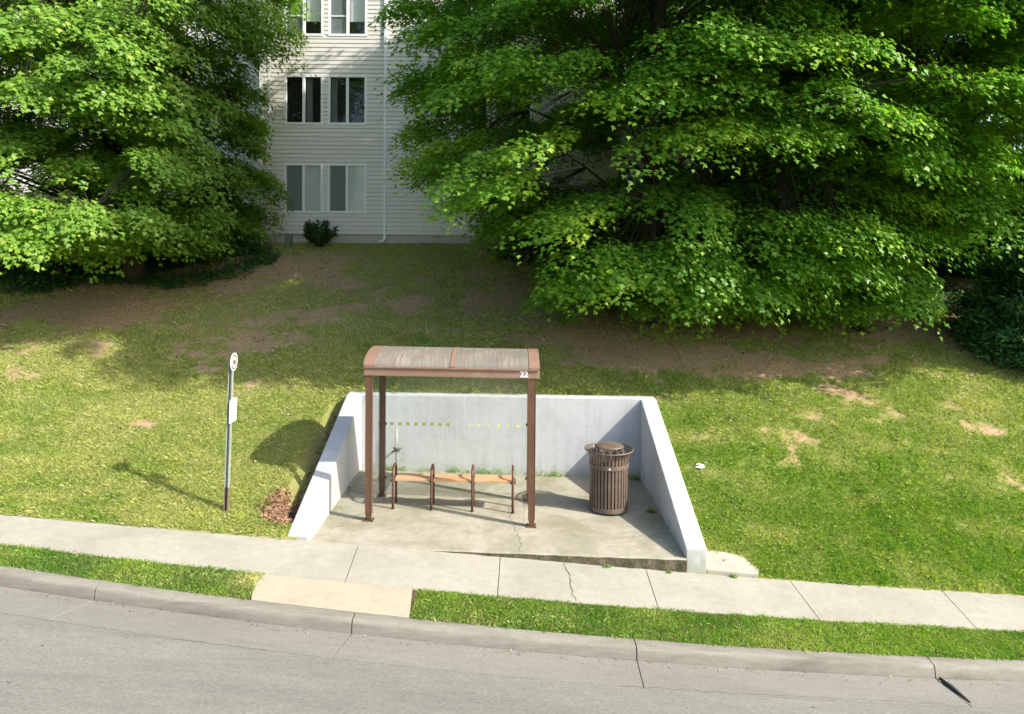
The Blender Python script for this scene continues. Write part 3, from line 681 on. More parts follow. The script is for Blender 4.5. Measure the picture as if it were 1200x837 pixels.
# lap siding: each course is a slightly tilted board, holes cut for the windows
def siding_wall(bm, x0, x1, y, z0, z1, holes, step=.132, lap=.036):
    z = z0
    while z < z1 - .01:
        zt = min(z + step, z1); zg = z + .78 * (zt - z)
        lv = sorted({z, zg, zt} | {q for h in holes for q in (h[2], h[3]) if z + .002 < q < zt - .002})
        for za, zb in zip(lv, lv[1:]):
            yy = (lambda q: y - lap + .006 * (q - z) / step) if zb <= zg + 1e-6 else (lambda q: y)
            cuts = sorted([(h[0], h[1]) for h in holes if h[2] < zb - .001 and h[3] > za + .001])
            segs = []; a = x0
            for c in cuts: segs.append((a, c[0])); a = c[1]
            segs.append((a, x1))
            for s0, s1 in segs:
                if s1 - s0 < .01: continue
                v = [bm.verts.new(p) for p in ((s0, yy(za), za), (s1, yy(za), za), (s1, yy(zb), zb), (s0, yy(zb), zb))]; bm.faces.new(v)
                if abs(za - z) < 1e-6:
                    v = [bm.verts.new(p) for p in ((s0, y, za), (s1, y, za), (s1, yy(za), za), (s0, yy(za), za))]; bm.faces.new(v)
                if abs(zb - zg) < 1e-6:
                    v = [bm.verts.new(p) for p in ((s0, yy(zb), zb), (s1, yy(zb), zb), (s1, y, zb), (s0, y, zb))]; bm.faces.new(v)
        z = zt
bm = bmesh.new(); siding_wall(bm, BX0, BX1, BD, z_f, ZT, wins)
# side walls and back as plain boarding
BACK = BD + 11
for xx, sgn in ((BX0, -1), (BX1, 1)):
    z = z_f
    while z < ZT - .01:
        zt = min(z + .132, ZT)
        v = [bm.verts.new(p) for p in ((xx + sgn * .016, BD + .01, z), (xx + sgn * .016, BACK, z), (xx, BACK, zt), (xx, BD + .01, zt))]; bm.faces.new(v); z = zt
v = [bm.verts.new(p) for p in ((BX0, BACK, z_f), (BX1, BACK, z_f), (BX1, BACK, ZT), (BX0, BACK, ZT))]; bm.faces.new(v)
AB(obj('wall', bm, M['siding']))
bm = bmesh.new(); box(bm, BX0 + .01, BX1 - .01, BD + .03, BACK - .03, BZ - 1.0, z_f + .02); AB(obj('foundation', bm, M['foundation']))
# roof
bm = bmesh.new(); e = .5; y0, y1 = BD - e, BACK + e; rz = ZT + 3
A = [bm.verts.new(p) for p in ((BX0 - e, y0, ZT), (BX1 + e, y0, ZT), (BX1 + e, y1, ZT), (BX0 - e, y1, ZT))]
B = [bm.verts.new(p) for p in ((BX0 + 5, (y0 + y1) / 2, rz), (BX1 - 5, (y0 + y1) / 2, rz))]
bm.faces.new((A[0], A[1], B[1], B[0])); bm.faces.new((A[1], A[2], B[1])); bm.faces.new((A[2], A[3], B[0], B[1])); bm.faces.new((A[3], A[0], B[0])); bm.faces.new(A[::-1])
AB(obj('roof', bm, M['roofing']))
bm = bmesh.new(); box(bm, BX0 - e, BX1 + e, y0 - .03, y0 - .003, ZT - .16, ZT + .02); AB(obj('fascia', bm, M['white_vinyl']))
# corner trim
for xx in (BX0, BX0 + .27, BX1 - .09):
    bm = bmesh.new(); box(bm, xx - .012, xx + .085, BD - .035, BD - .018 + .03, z_f - .02, ZT - .17); AB(obj('corner_trim', bm, M['white_vinyl']))
# windows
def window(x0, x1, z0, z1, fl, idx):
    f = .075; bm = bmesh.new()
    y0, y1 = BD - .035, BD + .05
    box(bm, x0, x1, y0, y1, z1 - f, z1); box(bm, x0, x1, y0 - .012, y1, z0, z0 + f)
    box(bm, x0, x0 + f, y0, y1, z0 + f, z1 - f); box(bm, x1 - f, x1, y0, y1, z0 + f, z1 - f)
    xm_ = (x0 + x1) / 2; box(bm, xm_ - .042, xm_ + .042, y0 + .006, y1, z0 + f, z1 - f)
    w_ = AB(obj('window', bm, M['white_vinyl'], bevel=.004))
    def sub(name, b, mat): o = obj(name, b, mat); o.parent = w_
    for s, (a, b_) in enumerate(((x0 + f, xm_ - .042), (xm_ + .042, x1 - f))):
        bm = bmesh.new(); box(bm, a, b_, BD + .012, BD + .016, z0 + f, z1 - f); sub('pane', bm, M['pane'])
        if fl == 0:
            bm = bmesh.new(); z = z0 + f + .01
            while z < z1 - f - .02:
                v = [bm.verts.new(p) for p in ((a + .005, BD + .030, z + .041), (b_ - .005, BD + .030, z + .041), (b_ - .005, BD + .022, z), (a + .005, BD + .022, z))]; bm.faces.new(v); z += .04
            sub('blind', bm, M['blind_screen'] if s == 0 else M['blind'])
        if fl == 2 and s == 0:
            bm = bmesh.new(); box(bm, a, b_, BD + .03, BD + .034, z0 + f, z1 - f); sub('screen', bm, M['blind_screen'])
            bm = bmesh.new(); box(bm, a, b_, BD + .0, BD + .011, z0 + .62, z0 + .655); sub('sash_bar', bm, M['white_vinyl'])
        if fl == 2 and s == 1:
            bm = bmesh.new(); box(bm, a, b_, BD + .12, BD + .124, z0 + .5, z1 - f); sub('curtain', bm, M['blind'])
        if fl == 1 and (idx + s) % 2:
            bm = bmesh.new(); nfold = 9; prev = None
            for k in range(nfold * 2 + 1):
                x = a + (b_ - a) * .38 * k / (nfold * 2); y = BD + .16 + (.02 if k % 2 else 0); r = (bm.verts.new((x, y, z0 + f)), bm.verts.new((x, y, z1 - f)))
                if prev: bm.faces.new((prev[0], r[0], r[1], prev[1]))
                prev = r
            sub('curtain', bm, M['blind_screen'])
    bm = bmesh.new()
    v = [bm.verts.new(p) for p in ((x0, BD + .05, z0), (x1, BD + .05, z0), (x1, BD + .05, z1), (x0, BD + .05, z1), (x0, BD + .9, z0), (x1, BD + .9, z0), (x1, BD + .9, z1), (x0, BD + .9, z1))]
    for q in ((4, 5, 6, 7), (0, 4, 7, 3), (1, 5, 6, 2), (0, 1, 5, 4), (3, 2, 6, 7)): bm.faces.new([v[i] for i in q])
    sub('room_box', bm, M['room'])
for i, wn in enumerate(wins): window(*wn, i)
# downspouts
for xx in (-3.98, 6.4):
    bm = bmesh.new(); box(bm, xx - .04, xx + .04, BD - .09, BD - .02, BZ + .17, ZT - .2)
    tube(bm, [(xx, BD - .055, BZ + .19), (xx - .01, BD - .07, BZ + .13), (xx - .06, BD - .10, BZ + .08), (xx - .18, BD - .14, BZ + .06)], .043, 8)
    for zz in (BZ + 1, BZ + 3.6, BZ + 6.2): box(bm, xx - .055, xx + .055, BD - .094, BD - .02, zz, zz + .03)
    AB(obj('downspout', bm, M['white_vinyl']))
# second block set back on the left
a2 = empty('apartment_building', (-15, 27, BZ)); tag(a2, 'sunlit siding wing of apartments glimpsed through the large tree on the left', 'building')
bm = bmesh.new(); siding_wall(bm, -26, -8.6, 26.6, 4.7, 13.8, [(-12.2, -11, 5.2, 6.7), (-12.2, -11, 7.95, 9.45), (-16.4, -15.2, 5.2, 6.7), (-16.4, -15.2, 7.95, 9.45)])
o = at_parent(obj('wall', bm, M['siding']), a2)
bm = bmesh.new(); box(bm, -26, -8.6, 26.64, 35.5, 3.8, 4.72); at_parent(obj('foundation', bm, M['foundation']), a2)
bm = bmesh.new(); box(bm, -26.4, -8.2, 26.2, 36, 13.8, 14.0); at_parent(obj('roof', bm, M['roofing']), a2)
for x0_, z0_ in ((-12.2, 5.2), (-12.2, 7.95), (-16.4, 5.2), (-16.4, 7.95)):
    bm = bmesh.new()
    for q in ((x0_, x0_ + 1.2, z0_, z0_ + .07), (x0_, x0_ + 1.2, z0_ + 1.43, z0_ + 1.5), (x0_, x0_ + .07, z0_ + .07, z0_ + 1.43), (x0_ + 1.13, x0_ + 1.2, z0_ + .07, z0_ + 1.43), (x0_ + .57, x0_ + .63, z0_ + .07, z0_ + 1.43)):
        box(bm, q[0], q[1], 26.56, 26.66, q[2], q[3])
    w_ = at_parent(obj('window', bm, M['white_vinyl']), a2)
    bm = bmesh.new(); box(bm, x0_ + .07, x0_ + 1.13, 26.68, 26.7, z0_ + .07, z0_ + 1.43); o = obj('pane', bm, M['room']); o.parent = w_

# utility pedestal, leaning
up = empty('utility_pedestal', (-6.72, 21.7, float(lawn_z(-6.72, 21.7)))); up.rotation_euler = (0, R(6), 0); tag(up, 'small leaning green utility pedestal near the building corner', 'utility box')
bm = bmesh.new(); box(bm, -.095, .095, -.08, .08, -.1, .40); obj('body', bm, M['green_box'], up, bevel=.012)
bm = bmesh.new(); box(bm, -.105, .105, -.09, .09, .402, .445); obj('cap', bm, M['green_box'], up, bevel=.012)

# ------------------------------------------------------------------ foliage
LEAF = np.array([(0, 0, 0), (-.20, .10, .02), (-.50, .42, .05), (-.22, .50, .0), (0, 1.0, -.10), (.22, .50, 0), (.50, .42, .05), (.20, .10, .02)])
def leaves_mesh(name, pos, nrm, tip, size, tint, mat, parent=None, shape=LEAF):
    n = len(pos); nrm = nrm / np.linalg.norm(nrm, axis=1, keepdims=True)
    side = np.cross(tip, nrm); side /= np.linalg.norm(side, axis=1, keepdims=True) + 1e-9; fw = np.cross(nrm, side)
    k = len(shape)
    V = pos[:, None] + size[:, None, None] * (shape[None, :, 0:1] * side[:, None] + shape[None, :, 1:2] * fw[:, None] + shape[None, :, 2:3] * nrm[:, None])
    V = V.reshape(-1, 3); t = np.concatenate([tint, np.zeros((n, 1)), np.ones((n, 1))], 1)
    return np_mesh(name, V, np.arange(n * k), np.arange(n) * k, np.full(n, k), mat, t, 'FACE', parent)
SUNV = np.array(SUN)
def make_tree(name, base, c, rad, npads, nleaf, seed, mat, label, leaf=.13, pad_r=(.42, .85), group=None, bright=.1, zmin=None, lob=.13, lim=None):
    rg = np.random.default_rng(seed); base = np.array(base, float); c = np.array(c, float); rad = np.array(rad, float)
    root = empty(name, base); tag(root, label, 'tree', group)
    # pad centres on a lumpy ellipsoid plus an inner shell
    k = npads // 7; d = rg.normal(size=(k, 3)); d /= np.linalg.norm(d, axis=1, keepdims=True)
    ph = rg.random(8) * 6.28
    az = np.arctan2(d[:, 1], d[:, 0])
    lump = 1 + lob * (np.sin(3 * az + ph[0] + 3 * d[:, 2]) * .5 + np.sin(5 * az + ph[1] - 5 * d[:, 2]) * .35 + np.sin(9 * d[:, 2] + ph[2] + 2 * az) * .4)
    shell = np.where(rg.random(k) < .74, rg.uniform(.86, 1.05, k), rg.uniform(.5, .86, k))
    hr = np.hypot(d[:, 0], d[:, 1]); d2 = d * ((hr ** 2.7 + np.abs(d[:, 2]) ** 2.7) ** (-1 / 2.7))[:, None]
    bc = c + d2 * rad * (lump * shell)[:, None]; bi = np.repeat(np.arange(k), 7); k = len(bi)
    ob = d[bi] * np.array([1, 1, 0.]); ob /= np.linalg.norm(ob, axis=1, keepdims=True) + 1e-6; sb = np.stack([-ob[:, 1], ob[:, 0], 0 * ob[:, 0]], 1)
    u1 = rg.uniform(-.9, .75, k); u2 = rg.normal(0, .62, k); bough_t = rg.random(bi.max() + 1)[bi]
    pc = bc[bi] + ob * u1[:, None] + sb * u2[:, None]; pc[:, 2] += rg.normal(0, .09, k) - .22 * u1 - .16 * u2 ** 2; d = d[bi]
    gz = lawn_z(pc[:, 0], np.clip(pc[:, 1], 9.6, 22.7)); lo = gz + (np.interp(pc[:, 1], [11, 14, 16], [3.1, 1.8, .5]) if zmin is None else 0)
    zm = np.maximum(lo, zmin if zmin is not None else -9); pc[:, 2] = np.where(pc[:, 2] < zm, zm + rg.random(k) * .8, pc[:, 2])
    aux = bough_t
    ok = (pc[:, 1] < BD - .7) | (pc[:, 0] < BX0 - .5) | (pc[:, 0] > BX1 + .5); pc = pc[ok]; d = d[ok]; aux = aux[ok]; k = len(pc)
    if lim is not None: ok = lim(pc); pc = pc[ok]; d = d[ok]; aux = aux[ok]; k = len(pc)
    out = d * np.array([1, 1, .0]) ; out /= np.linalg.norm(out, axis=1, keepdims=True) + 1e-6
    pr = rg.uniform(*pad_r, k)
    per = max(20, int(nleaf / k)); n = per * k; idx = np.repeat(np.arange(k), per)
    th = rg.random(n) * 2 * np.pi; rho = np.sqrt(rg.random(n))
    spik = .72 + .28 * np.sin(5 * th + idx * 1.7) * np.sin(3 * th + idx * 2.9); rr = rho * spik
    o = out[idx]; s = np.stack([-o[:, 1], o[:, 0], 0 * o[:, 0]], 1)
    a = rr * np.cos(th); b = rr * np.sin(th); R_ = pr[idx]
    tilt = .30 + .25 * rg.random(k)[idx]
    h = -tilt * a * 1.0 - .6 * (a * a + b * b) + rg.normal(0, .06, n) - np.abs(rg.normal(0, .13, n))
    lo_ = pc[idx] + R_[:, None] * (o * a[:, None] * 1.1 + s * b[:, None] * 1.1); lo_[:, 2] += R_ * h
    lo_ += rg.normal(0, .05, (n, 3))
    nr = np.stack([0 * a, 0 * a, 1 + 0 * a], 1) * .75 + o * (.40 + .5 * a[:, None]) + s * b[:, None] * .5 + SUNV * .35 + rg.normal(0, .27, (n, 3))
    tipd = o * (a[:, None] + .35) + s * b[:, None] + rg.normal(0, .5, (n, 3)); tipd[:, 2] -= .45
    sz = leaf * rg.uniform(.65, 1.25, n)
    padt = np.clip(.65 * aux + .35 * rg.random(k), 0, 1)[idx]; t0 = np.clip(.25 + .45 * padt + rg.normal(0, .18, n), 0, 1); t1 = np.clip((rg.random(n) < bright * (.4 + 1.4 * padt ** 3)) * rg.uniform(.3, 1, n) + .55 * sstep(.72, 1, padt) * sstep(-.5, .6, a), 0, 1)  # yellow tint on outer clump leaves paints in sunlit highlights
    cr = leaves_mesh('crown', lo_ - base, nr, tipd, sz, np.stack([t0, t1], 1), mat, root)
    # trunk and limbs
    bm = bmesh.new(); tz = c[2] + rad[2] * .55
    H0 = np.array([0, 0, 0.]); tp = [(0, 0, -.3), (.02, .02, .6)]
    nseg = 7; tops = []
    for q in range(1, nseg + 1):
        f = q / nseg; p = np.array([(c[0] - base[0]) * f + .12 * math.sin(4 * f + seed), (c[1] - base[1]) * f + .12 * math.cos(5 * f + seed), .6 + (tz - base[2] - .6) * f]); tp.append(tuple(p))
    r0 = .05 * rad[2] ** .9 * .65 + .06
    tube(bm, tp, [r0 * 1.35, r0] + [r0 * (1 - .86 * q / nseg) + .01 for q in range(1, nseg + 1)], 12)
    tpa = np.array(tp)
    trunk = obj('trunk', bm, M['bark'], root)
    bm = bmesh.new()
    nl = 60; limb_pts = []
    for q in range(nl):
        j = rg.integers(0, k); tgt = pc[j] - base; f = np.clip((tgt[2] - 1.0) / (tz - base[2]) * .8, .12, .9)
        ii = f * (len(tpa) - 1); i0 = int(ii); st_ = tpa[i0] + (tpa[min(i0 + 1, len(tpa) - 1)] - tpa[i0]) * (ii - i0)
        en = st_ + (tgt - st_) * .92; mid = (st_ + en) / 2 + np.array([0, 0, .25 * np.linalg.norm(en - st_) * .5])
        pts = [(1 - u) ** 2 * st_ + 2 * u * (1 - u) * mid + u * u * en for u in np.linspace(0, 1, 6)]
        rl = r0 * .2 * (1 - f * .6); tube(bm, [tuple(p) for p in pts], [rl * (1 - .8 * u) for u in np.linspace(0, 1, 6)], 7); limb_pts += [(p, rl * .3) for p in pts[2:]]
    LP = np.array([p for p, _ in limb_pts])
    for j in range(k):
        tgt = pc[j] - base; q = np.argmin(((LP - tgt) ** 2).sum(1)); a_ = LP[q]; m_ = (a_ + tgt) / 2 + np.array([0, 0, .12])
        tube(bm, [tuple(a_), tuple(m_), tuple(tgt)], [.012, .008, .004], 4, cap=False)
    obj('branches', bm, M['bark'], root)
    return root
G = lambda x, d: float(lawn_z(x, d))
tg = 'maple trees on the slope below the apartments'
make_tree('maple_tree', (3.2, 16.6, G(3.2, 16.6)), (3.5, 16.2, 9.9), (5.9, 5.4, 7.6), 2900, 680000, 41, M['maple'],
          'broad leafy green tree directly behind and right of the shelter, reaching nearly to the ground', group=tg, leaf=.104,
          lim=lambda p: (p[:, 0] > np.interp(p[:, 2], [3, 3.9, 5, 5.8, 6.3, 9, 9.8, 18], [1.0, .2, -1.0, -1.6, -2.7, -2.7, -1.9, -1.4])) & (p[:, 1] + .467 * (p[:, 2] - 1.3) > 14.1))
make_tree('maple_tree', (9.6, 17.6, G(9.6, 17.6)), (9.6, 16.5, 9.8), (4.8, 4.3, 7.2), 2000, 430000, 52, M['maple'],
          'dense bright green tree at the right edge, beside the dark evergreen', group=tg, leaf=.104, lim=lambda p: (p[:, 1] + .467 * (p[:, 2] - 1.1) > 14.5) & (p[:, 2] > 2.6 + 1.05 * np.clip(p[:, 0] - 7.2, 0, 2.2)))
make_tree('maple_tree', (-9.6, 18.4, G(-9.6, 18.4)), (-10.0, 17.5, 9.6), (5.4, 4.2, 6.2), 2300, 540000, 63, M['maple_left'],
          'spreading green tree on the left whose crown overlaps the corner of the apartments', group=tg, zmin=4.15, leaf=.104,
          lim=lambda p: p[:, 0] < np.interp(p[:, 2], [4, 5.8, 6.3, 8.4, 9, 14], [-6.9, -6.9, -7.0, -7.0, -6.5, -6.4]))
make_tree('background_tree', (15.8, 20.5, 4.0), (15.6, 20.5, 10), (4.2, 3.6, 6), 1100, 130000, 74, M['maple'],
          'dark tree beyond the right end of the apartments, in the upper right corner', leaf=.15)

def shrub(name, base, r, hgt, n, seed, mat, label, leaf, npads=60, cat='shrub', shape=LEAF, up_=.3):
    rg = np.random.default_rng(seed); root = empty(name, base); tag(root, label, cat)
    d = rg.normal(size=(npads, 3)); d /= np.linalg.norm(d, axis=1, keepdims=True); d[:, 2] = np.abs(d[:, 2])
    pc = d * np.array([r[0], r[1], hgt]) * rg.uniform(.7, 1.02, (npads, 1)); idx = rg.integers(0, npads, n)
    pos = pc[idx] + rg.normal(0, .13 * max(r[0], .5), (n, 3)) * np.array([1, 1, .6]); pos[:, 2] = np.maximum(pos[:, 2], .03)
    o = d[idx]; nr = o * .6 + np.array([0, 0, .6]) + rg.normal(0, .45, (n, 3)); tipd = o + rg.normal(0, .5, (n, 3)) + np.array([0, 0, up_])
    pt = rg.random(npads)[idx]
    leaves_mesh('foliage', pos, nr, tipd, leaf * rg.uniform(.6, 1.3, n), np.stack([np.clip(.2 + .5 * pt + rg.normal(0, .2, n), 0, 1), (rg.random(n) < .06) * .7], 1), mat, root, shape)
    bm = bmesh.new()
    for j in range(min(npads, 50)): tube(bm, [(0, 0, -.1), tuple(pc[j] * .5 + np.array([0, 0, .05])), tuple(pc[j])], [.02, .012, .005], 5, cap=False)
    obj('stems', bm, M['bark'], root); return root
LANCE = np.array([(0, 0, 0), (-.14, .3, .03), (-.13, .7, .02), (0, 1, -.08), (.13, .7, .02), (.14, .3, .03)])
NEEDLE = np.array([(0, 0, 0), (-.16, .35, 0), (0, 1, 0), (.16, .35, 0)])
# dark laurel under the windows: upright whorls of long leaves
lr = empty('laurel_shrub', (-5.82, 21.95, G(-5.82, 21.95))); tag(lr, 'small dark evergreen shrub with upright leaves under the ground floor windows', 'shrub')
rg = np.random.default_rng(5); n = 1500; st_n = 26; sdir = np.stack([rg.normal(0, .62, st_n), rg.normal(0, .4, st_n), 1.0 + 0 * rg.random(st_n)], 1); sdir /= np.linalg.norm(sdir, axis=1, keepdims=True); slen = rg.uniform(.45, .85, st_n)
idx = rg.integers(0, st_n, n); u = rg.uniform(.3, 1, n); pos = sdir[idx] * (slen[idx] * u)[:, None]; rad_ = rg.normal(size=(n, 3)); tipd = sdir[idx] * .6 + rad_ * .5
leaves_mesh('foliage', pos, np.cross(tipd, rg.normal(size=(n, 3))) + np.array([0, 0, .7]), tipd, rg.uniform(.12, .2, n), np.stack([rg.random(n) * .7, (rg.random(n) < .08) * .8], 1), M['shrubleaf'], lr, LANCE)
bm = bmesh.new()
for q in range(st_n): tube(bm, [(0, 0, -.08), tuple(sdir[q] * slen[q])], [.012, .005], 5, cap=False)
obj('stems', bm, M['bark'], lr)
shrub('leafy_shrub', (-8.0, 20.6, G(-8.0, 20.6)), (.9, .7), .8, 9000, 9, M['shrubleaf'], 'low dark green shrub under the left tree beside the utility pedestal', .085, 80)
shrub('leafy_shrub', (-8.9, 21.0, G(-8.9, 21)), (1.2, .9), 2.0, 12000, 10, M['shrubleaf'], 'taller dark shrub deep under the left tree at the building corner', .09, 90)
shrub('evergreen_shrub', (11.1, 15.3, G(11.1, 15.3) - .3), (1.35, 1.35), 2.7, 60000, 12, M['yewleaf'], 'dark dense evergreen bush at the right edge of the lawn', .13, 260, shape=NEEDLE)
shrub('evergreen_shrub', (12.6, 19.5, G(12.6, 19.5)), (2.0, 1.6), 3.4, 34000, 13, M['yewleaf'], 'dark evergreen bush in deep shade behind the right hand tree', .16, 120, shape=NEEDLE)
shrub('leafy_shrub', (1.2, 20.2, G(1.2, 20.2)), (1.6, .9), 1.2, 9000, 14, M['shrubleaf'], 'low dark shrub in the shade behind the middle tree', .09, 80)

# ------------------------------------------------------------------ grass
def blades(name, X, D, Z, h, wd, mat, tint, seed, lean=1.0):
    rg = np.random.default_rng(seed); n = len(X); a = rg.random(n) * 2 * np.pi; ln = np.abs(rg.normal(0, lean, n)) * h
    b = rg.random(n) * 2 * np.pi; dx, dy = np.cos(a), np.sin(a); lx, ly = np.cos(b) * ln, np.sin(b) * ln
    V = np.empty((n, 4, 3)); hw = wd / 2
    V[:, 0] = np.stack([X - dx * hw, D - dy * hw, Z - .01], 1); V[:, 1] = np.stack([X + dx * hw, D + dy * hw, Z - .01], 1)
    V[:, 2] = np.stack([X + dx * hw * .7 + lx * .4, D + dy * hw * .7 + ly * .4, Z + h * .6], 1)
    V[:, 3] = np.stack([X + lx, D + ly, Z + h], 1)
    t = np.concatenate([tint, np.zeros((n, 1)), np.ones((n, 1))], 1)
    o = np_mesh(name, V.reshape(-1, 3), np.arange(n * 4), np.arange(n) * 4, np.full(n, 4), mat, t, 'FACE'); return o
def scatter(n, x0, x1, d0, d1, seed):
    rg = np.random.default_rng(seed); return rg.uniform(x0, x1, n), rg.uniform(d0, d1, n), rg
PX, PD, PZ, PH, PW, PT = [], [], [], [], [], []
for (d0, d1, dens, seed) in ((9.4, 11.2, 8500, 1), (11.2, 13.2, 6000, 2), (13.2, 16, 3400, 3), (16, 22.6, 1200, 4)):
    xl = max(-(d1 * .74 + 3.0), -15.9); xr = min(d1 * .74 + 3.0, 15.9); n = int((xr - xl) * (d1 - d0) * dens)
    X, D, rg = scatter(n, xl, xr, d0, d1, seed)
    edge_ = d_sw1(X) - .02 + (fbm(X, D * 0, 3.1, 3) - .5) * .09
    dry, bare = tints(X, D)
    k = (D > edge_) & ~((X > -2.96) & (X < 2.62) & (D < 13.25)) & (rg.random(n) > np.clip(bare * 2.0 - .15, 0, .975)) & ~((X > 2.6) & (X < 3.25) & (D < 9.9)) & ~((X < -2.94) & (X > -3.27) & (D > 9.75) & (D < 13) & (rg.random(n) > .07)) & ~((X < -2.94) & (X > -3.42) & (D < 10.5) & (D > 9.8) & (rg.random(n) > .12))
    X, D, dry, bare = X[k], D[k], dry[k], bare[k]; n = len(X); r = rg.random(n)
    clump = fbm(X, D, 5, 8, 3)
    PX.append(X); PD.append(D); PZ.append(lawn_z(X, D)); tuft = sstep(.66, .74, fbm(X, D, 1.9, 55, 3)); PH.append((.018 + .04 * clump + .012 * tuft) * rg.uniform(.5, 1.3, n) * (1.25 if d0 > 13 else 1)); PW.append(rg.uniform(.003, .007, n) * (1 + .16 * (d0 - 9)))
    t0 = np.clip(.10 - .15 * tuft + dry * .55 + (clump - .5) * .9 + rg.normal(0, .2, n), 0, 1); t1 = np.where(r < .05 + .28 * dry + .5 * bare, rg.uniform(.4, 1, n), np.clip(.25 * dry, 0, 1)); PT.append(np.stack([t0, t1], 1))
cat = np.concatenate
g = blades('lawn_grass', cat(PX), cat(PD), cat(PZ), cat(PH), cat(PW), M['blade'], cat(PT), 99); tag(g, 'short sunlit and shaded mown grass covering the slope', 'grass', kind='stuff')
n = 330000; X, D, rg = scatter(n, -11.5, 11.5, 7.6, 9.2, 20); wob = (fbm(X, D * 0, 3, 6) - .5) * .06
k = (D > d_kerb(X) - .012 - wob * .4) & (D < d_sw0(X) + .01 + wob) & ~((X > -2.86) & (X < -1.06)); X, D = X[k], D[k]; n = len(X); cl = fbm(X, D, 4, 40, 3); ye = fbm(X, D, 1.2, 41, 3)
nearcorner = np.exp(-((X + 3.0) ** 2 / .05 + (D - 8.3) ** 2 / .05))
g = blades('verge_grass', X, D, zs(X) - .01, (.016 + .028 * cl) * rg.uniform(.5, 1.3, n), rg.uniform(.004, .008, n), M['verge_blade'],
           np.stack([np.clip(ye * 2.4 - .75 + rg.normal(0, .22, n), 0, 1), np.clip((rg.random(n) < .05 + .3 * sstep(.5, .75, fbm(X, D, 1.7, 47, 3))) * .8 + nearcorner, 0, 1)], 1), 21, .9)
tag(g, 'bright green grass in the narrow strip between kerb and pavement', 'grass', kind='stuff')

# dry leaves: mulch by the left wing wall and litter under the trees
def litter_leaves(name, X, D, zf, size, seed, mat, label):
    rg = np.random.default_rng(seed); n = len(X); nr = np.stack([0 * X, 0 * X, 1 + 0 * X], 1) + rg.normal(0, .35, (n, 3)); tp_ = rg.normal(size=(n, 3)) * np.array([1, 1, .2])
    o = leaves_mesh(name, np.stack([X, D, zf(X, D) + .012 + rg.random(n) * .02], 1), nr, tp_, size * rg.uniform(.5, 1.3, n), np.stack([rg.random(n), (rg.random(n) < .25) * rg.random(n)], 1), mat)
    tag(o, label, 'dry leaves', kind='stuff')
rg = np.random.default_rng(77); X = np.concatenate([rg.normal(-3.22, .10, 1300), rg.uniform(-3.15, -2.96, 500)]); D = np.concatenate([rg.normal(10.12, .2, 1300), rg.uniform(9.8, 13, 500)])
X = np.minimum(X, -2.965); D = np.clip(D, 9.7, 13)
litter_leaves('dry_leaves', X, D, lawn_z, .055, 3, M['mulch'], 'reddish brown dead leaves gathered beside the lower end of the left wing wall')
n = 5000; X = rg.uniform(-13, 13, n); D = rg.uniform(13.6, 21, n); dr, ba = tints(X, D); k = rg.random(n) < ba + .05; X, D = X[k], D[k]
rgq = np.random.default_rng(19); m_ = 260; Xq = rgq.uniform(-7, 7, m_); Dq = d_kerb(Xq) - .2 - np.abs(rgq.normal(0, .06, m_))
litter_leaves('gutter_debris', Xq, Dq, lambda a, b: zs(a) - .135 - .03 * (d_kerb(a) - .18 - b) - .006, .022, 6, M['mulch'], 'tiny dry leaf fragments and grit along the gutter')
Xq = rgq.uniform(-8, 8, 150); Dq = rgq.uniform(9.7, 13, 150); kq = ~((Xq > -3) & (Xq < 2.7)); Xq, Dq = Xq[kq], Dq[kq]
litter_leaves('fallen_leaves', Xq, Dq, lambda a, b: lawn_z(a, b) + .03, .05, 7, M['mulch'], 'a few dry leaves blown over the sunny grass')
litter_leaves('leaf_litter', X, D, lawn_z, .06, 5, M['mulch'], 'scattered dry leaves on the bare shaded soil under the trees')
rgc = np.random.default_rng(91); X = np.concatenate([rgc.uniform(-15, -6.4, 46000), rgc.uniform(-1.5, 13, 60000)]); D = np.concatenate([rgc.uniform(16.2, 21.5, 46000), rgc.uniform(15.6, 21.5, 60000)])  # real under the left tree, added on the right to darken the shade
edge_d = np.minimum(np.where(X < 0, -5.8 - X, X + .2), 16) * .5
k = (fbm(X, D, .8, 71, 4) + rgc.normal(0, .05, len(X))) > .86 - .44 * sstep(16.2, 18.4, D) * np.clip(edge_d, 0, 1) - .08 * np.clip(edge_d, 0, 1); X, D = X[k], D[k]; n = len(X)
pos = np.stack([X, D, lawn_z(X, D) + rgc.uniform(.01, .16, n)], 1)
gc = leaves_mesh('ground_cover_shade', pos, rgc.normal(0, .4, (n, 3)) + np.array([0, -.2, 1]), rgc.normal(size=(n, 3)), rgc.uniform(.05, .10, n), np.stack([rgc.random(n) * .8, (rgc.random(n) < .05) * .5], 1), M['yewleaf'])
tag(gc, 'low dark green ground cover under the trees, spread wider to deepen the shade', 'ground cover', kind='stuff')
bm = bmesh.new(); tube(bm, [(0, 0, .02), (-.01, -.45, .03), (-.02, -.90, .022), (.04, -1.02, .02), (.14, -1.07, .02), (.34, -1.08, .02)], .011, 8)
tube(bm, [(-.02, -.90, .02), (.05, -1.2, .02), (.18, -1.4, .02), (.36, -1.5, .02)], .007, 6)
o = obj('bent_bar', bm, M['galv']); o.location = (-2.62, 12.75, pad_z(-2.62) + .002); tag(o, 'thin grey bent metal bar lying on the pad along the left wing wall', 'metal bar')
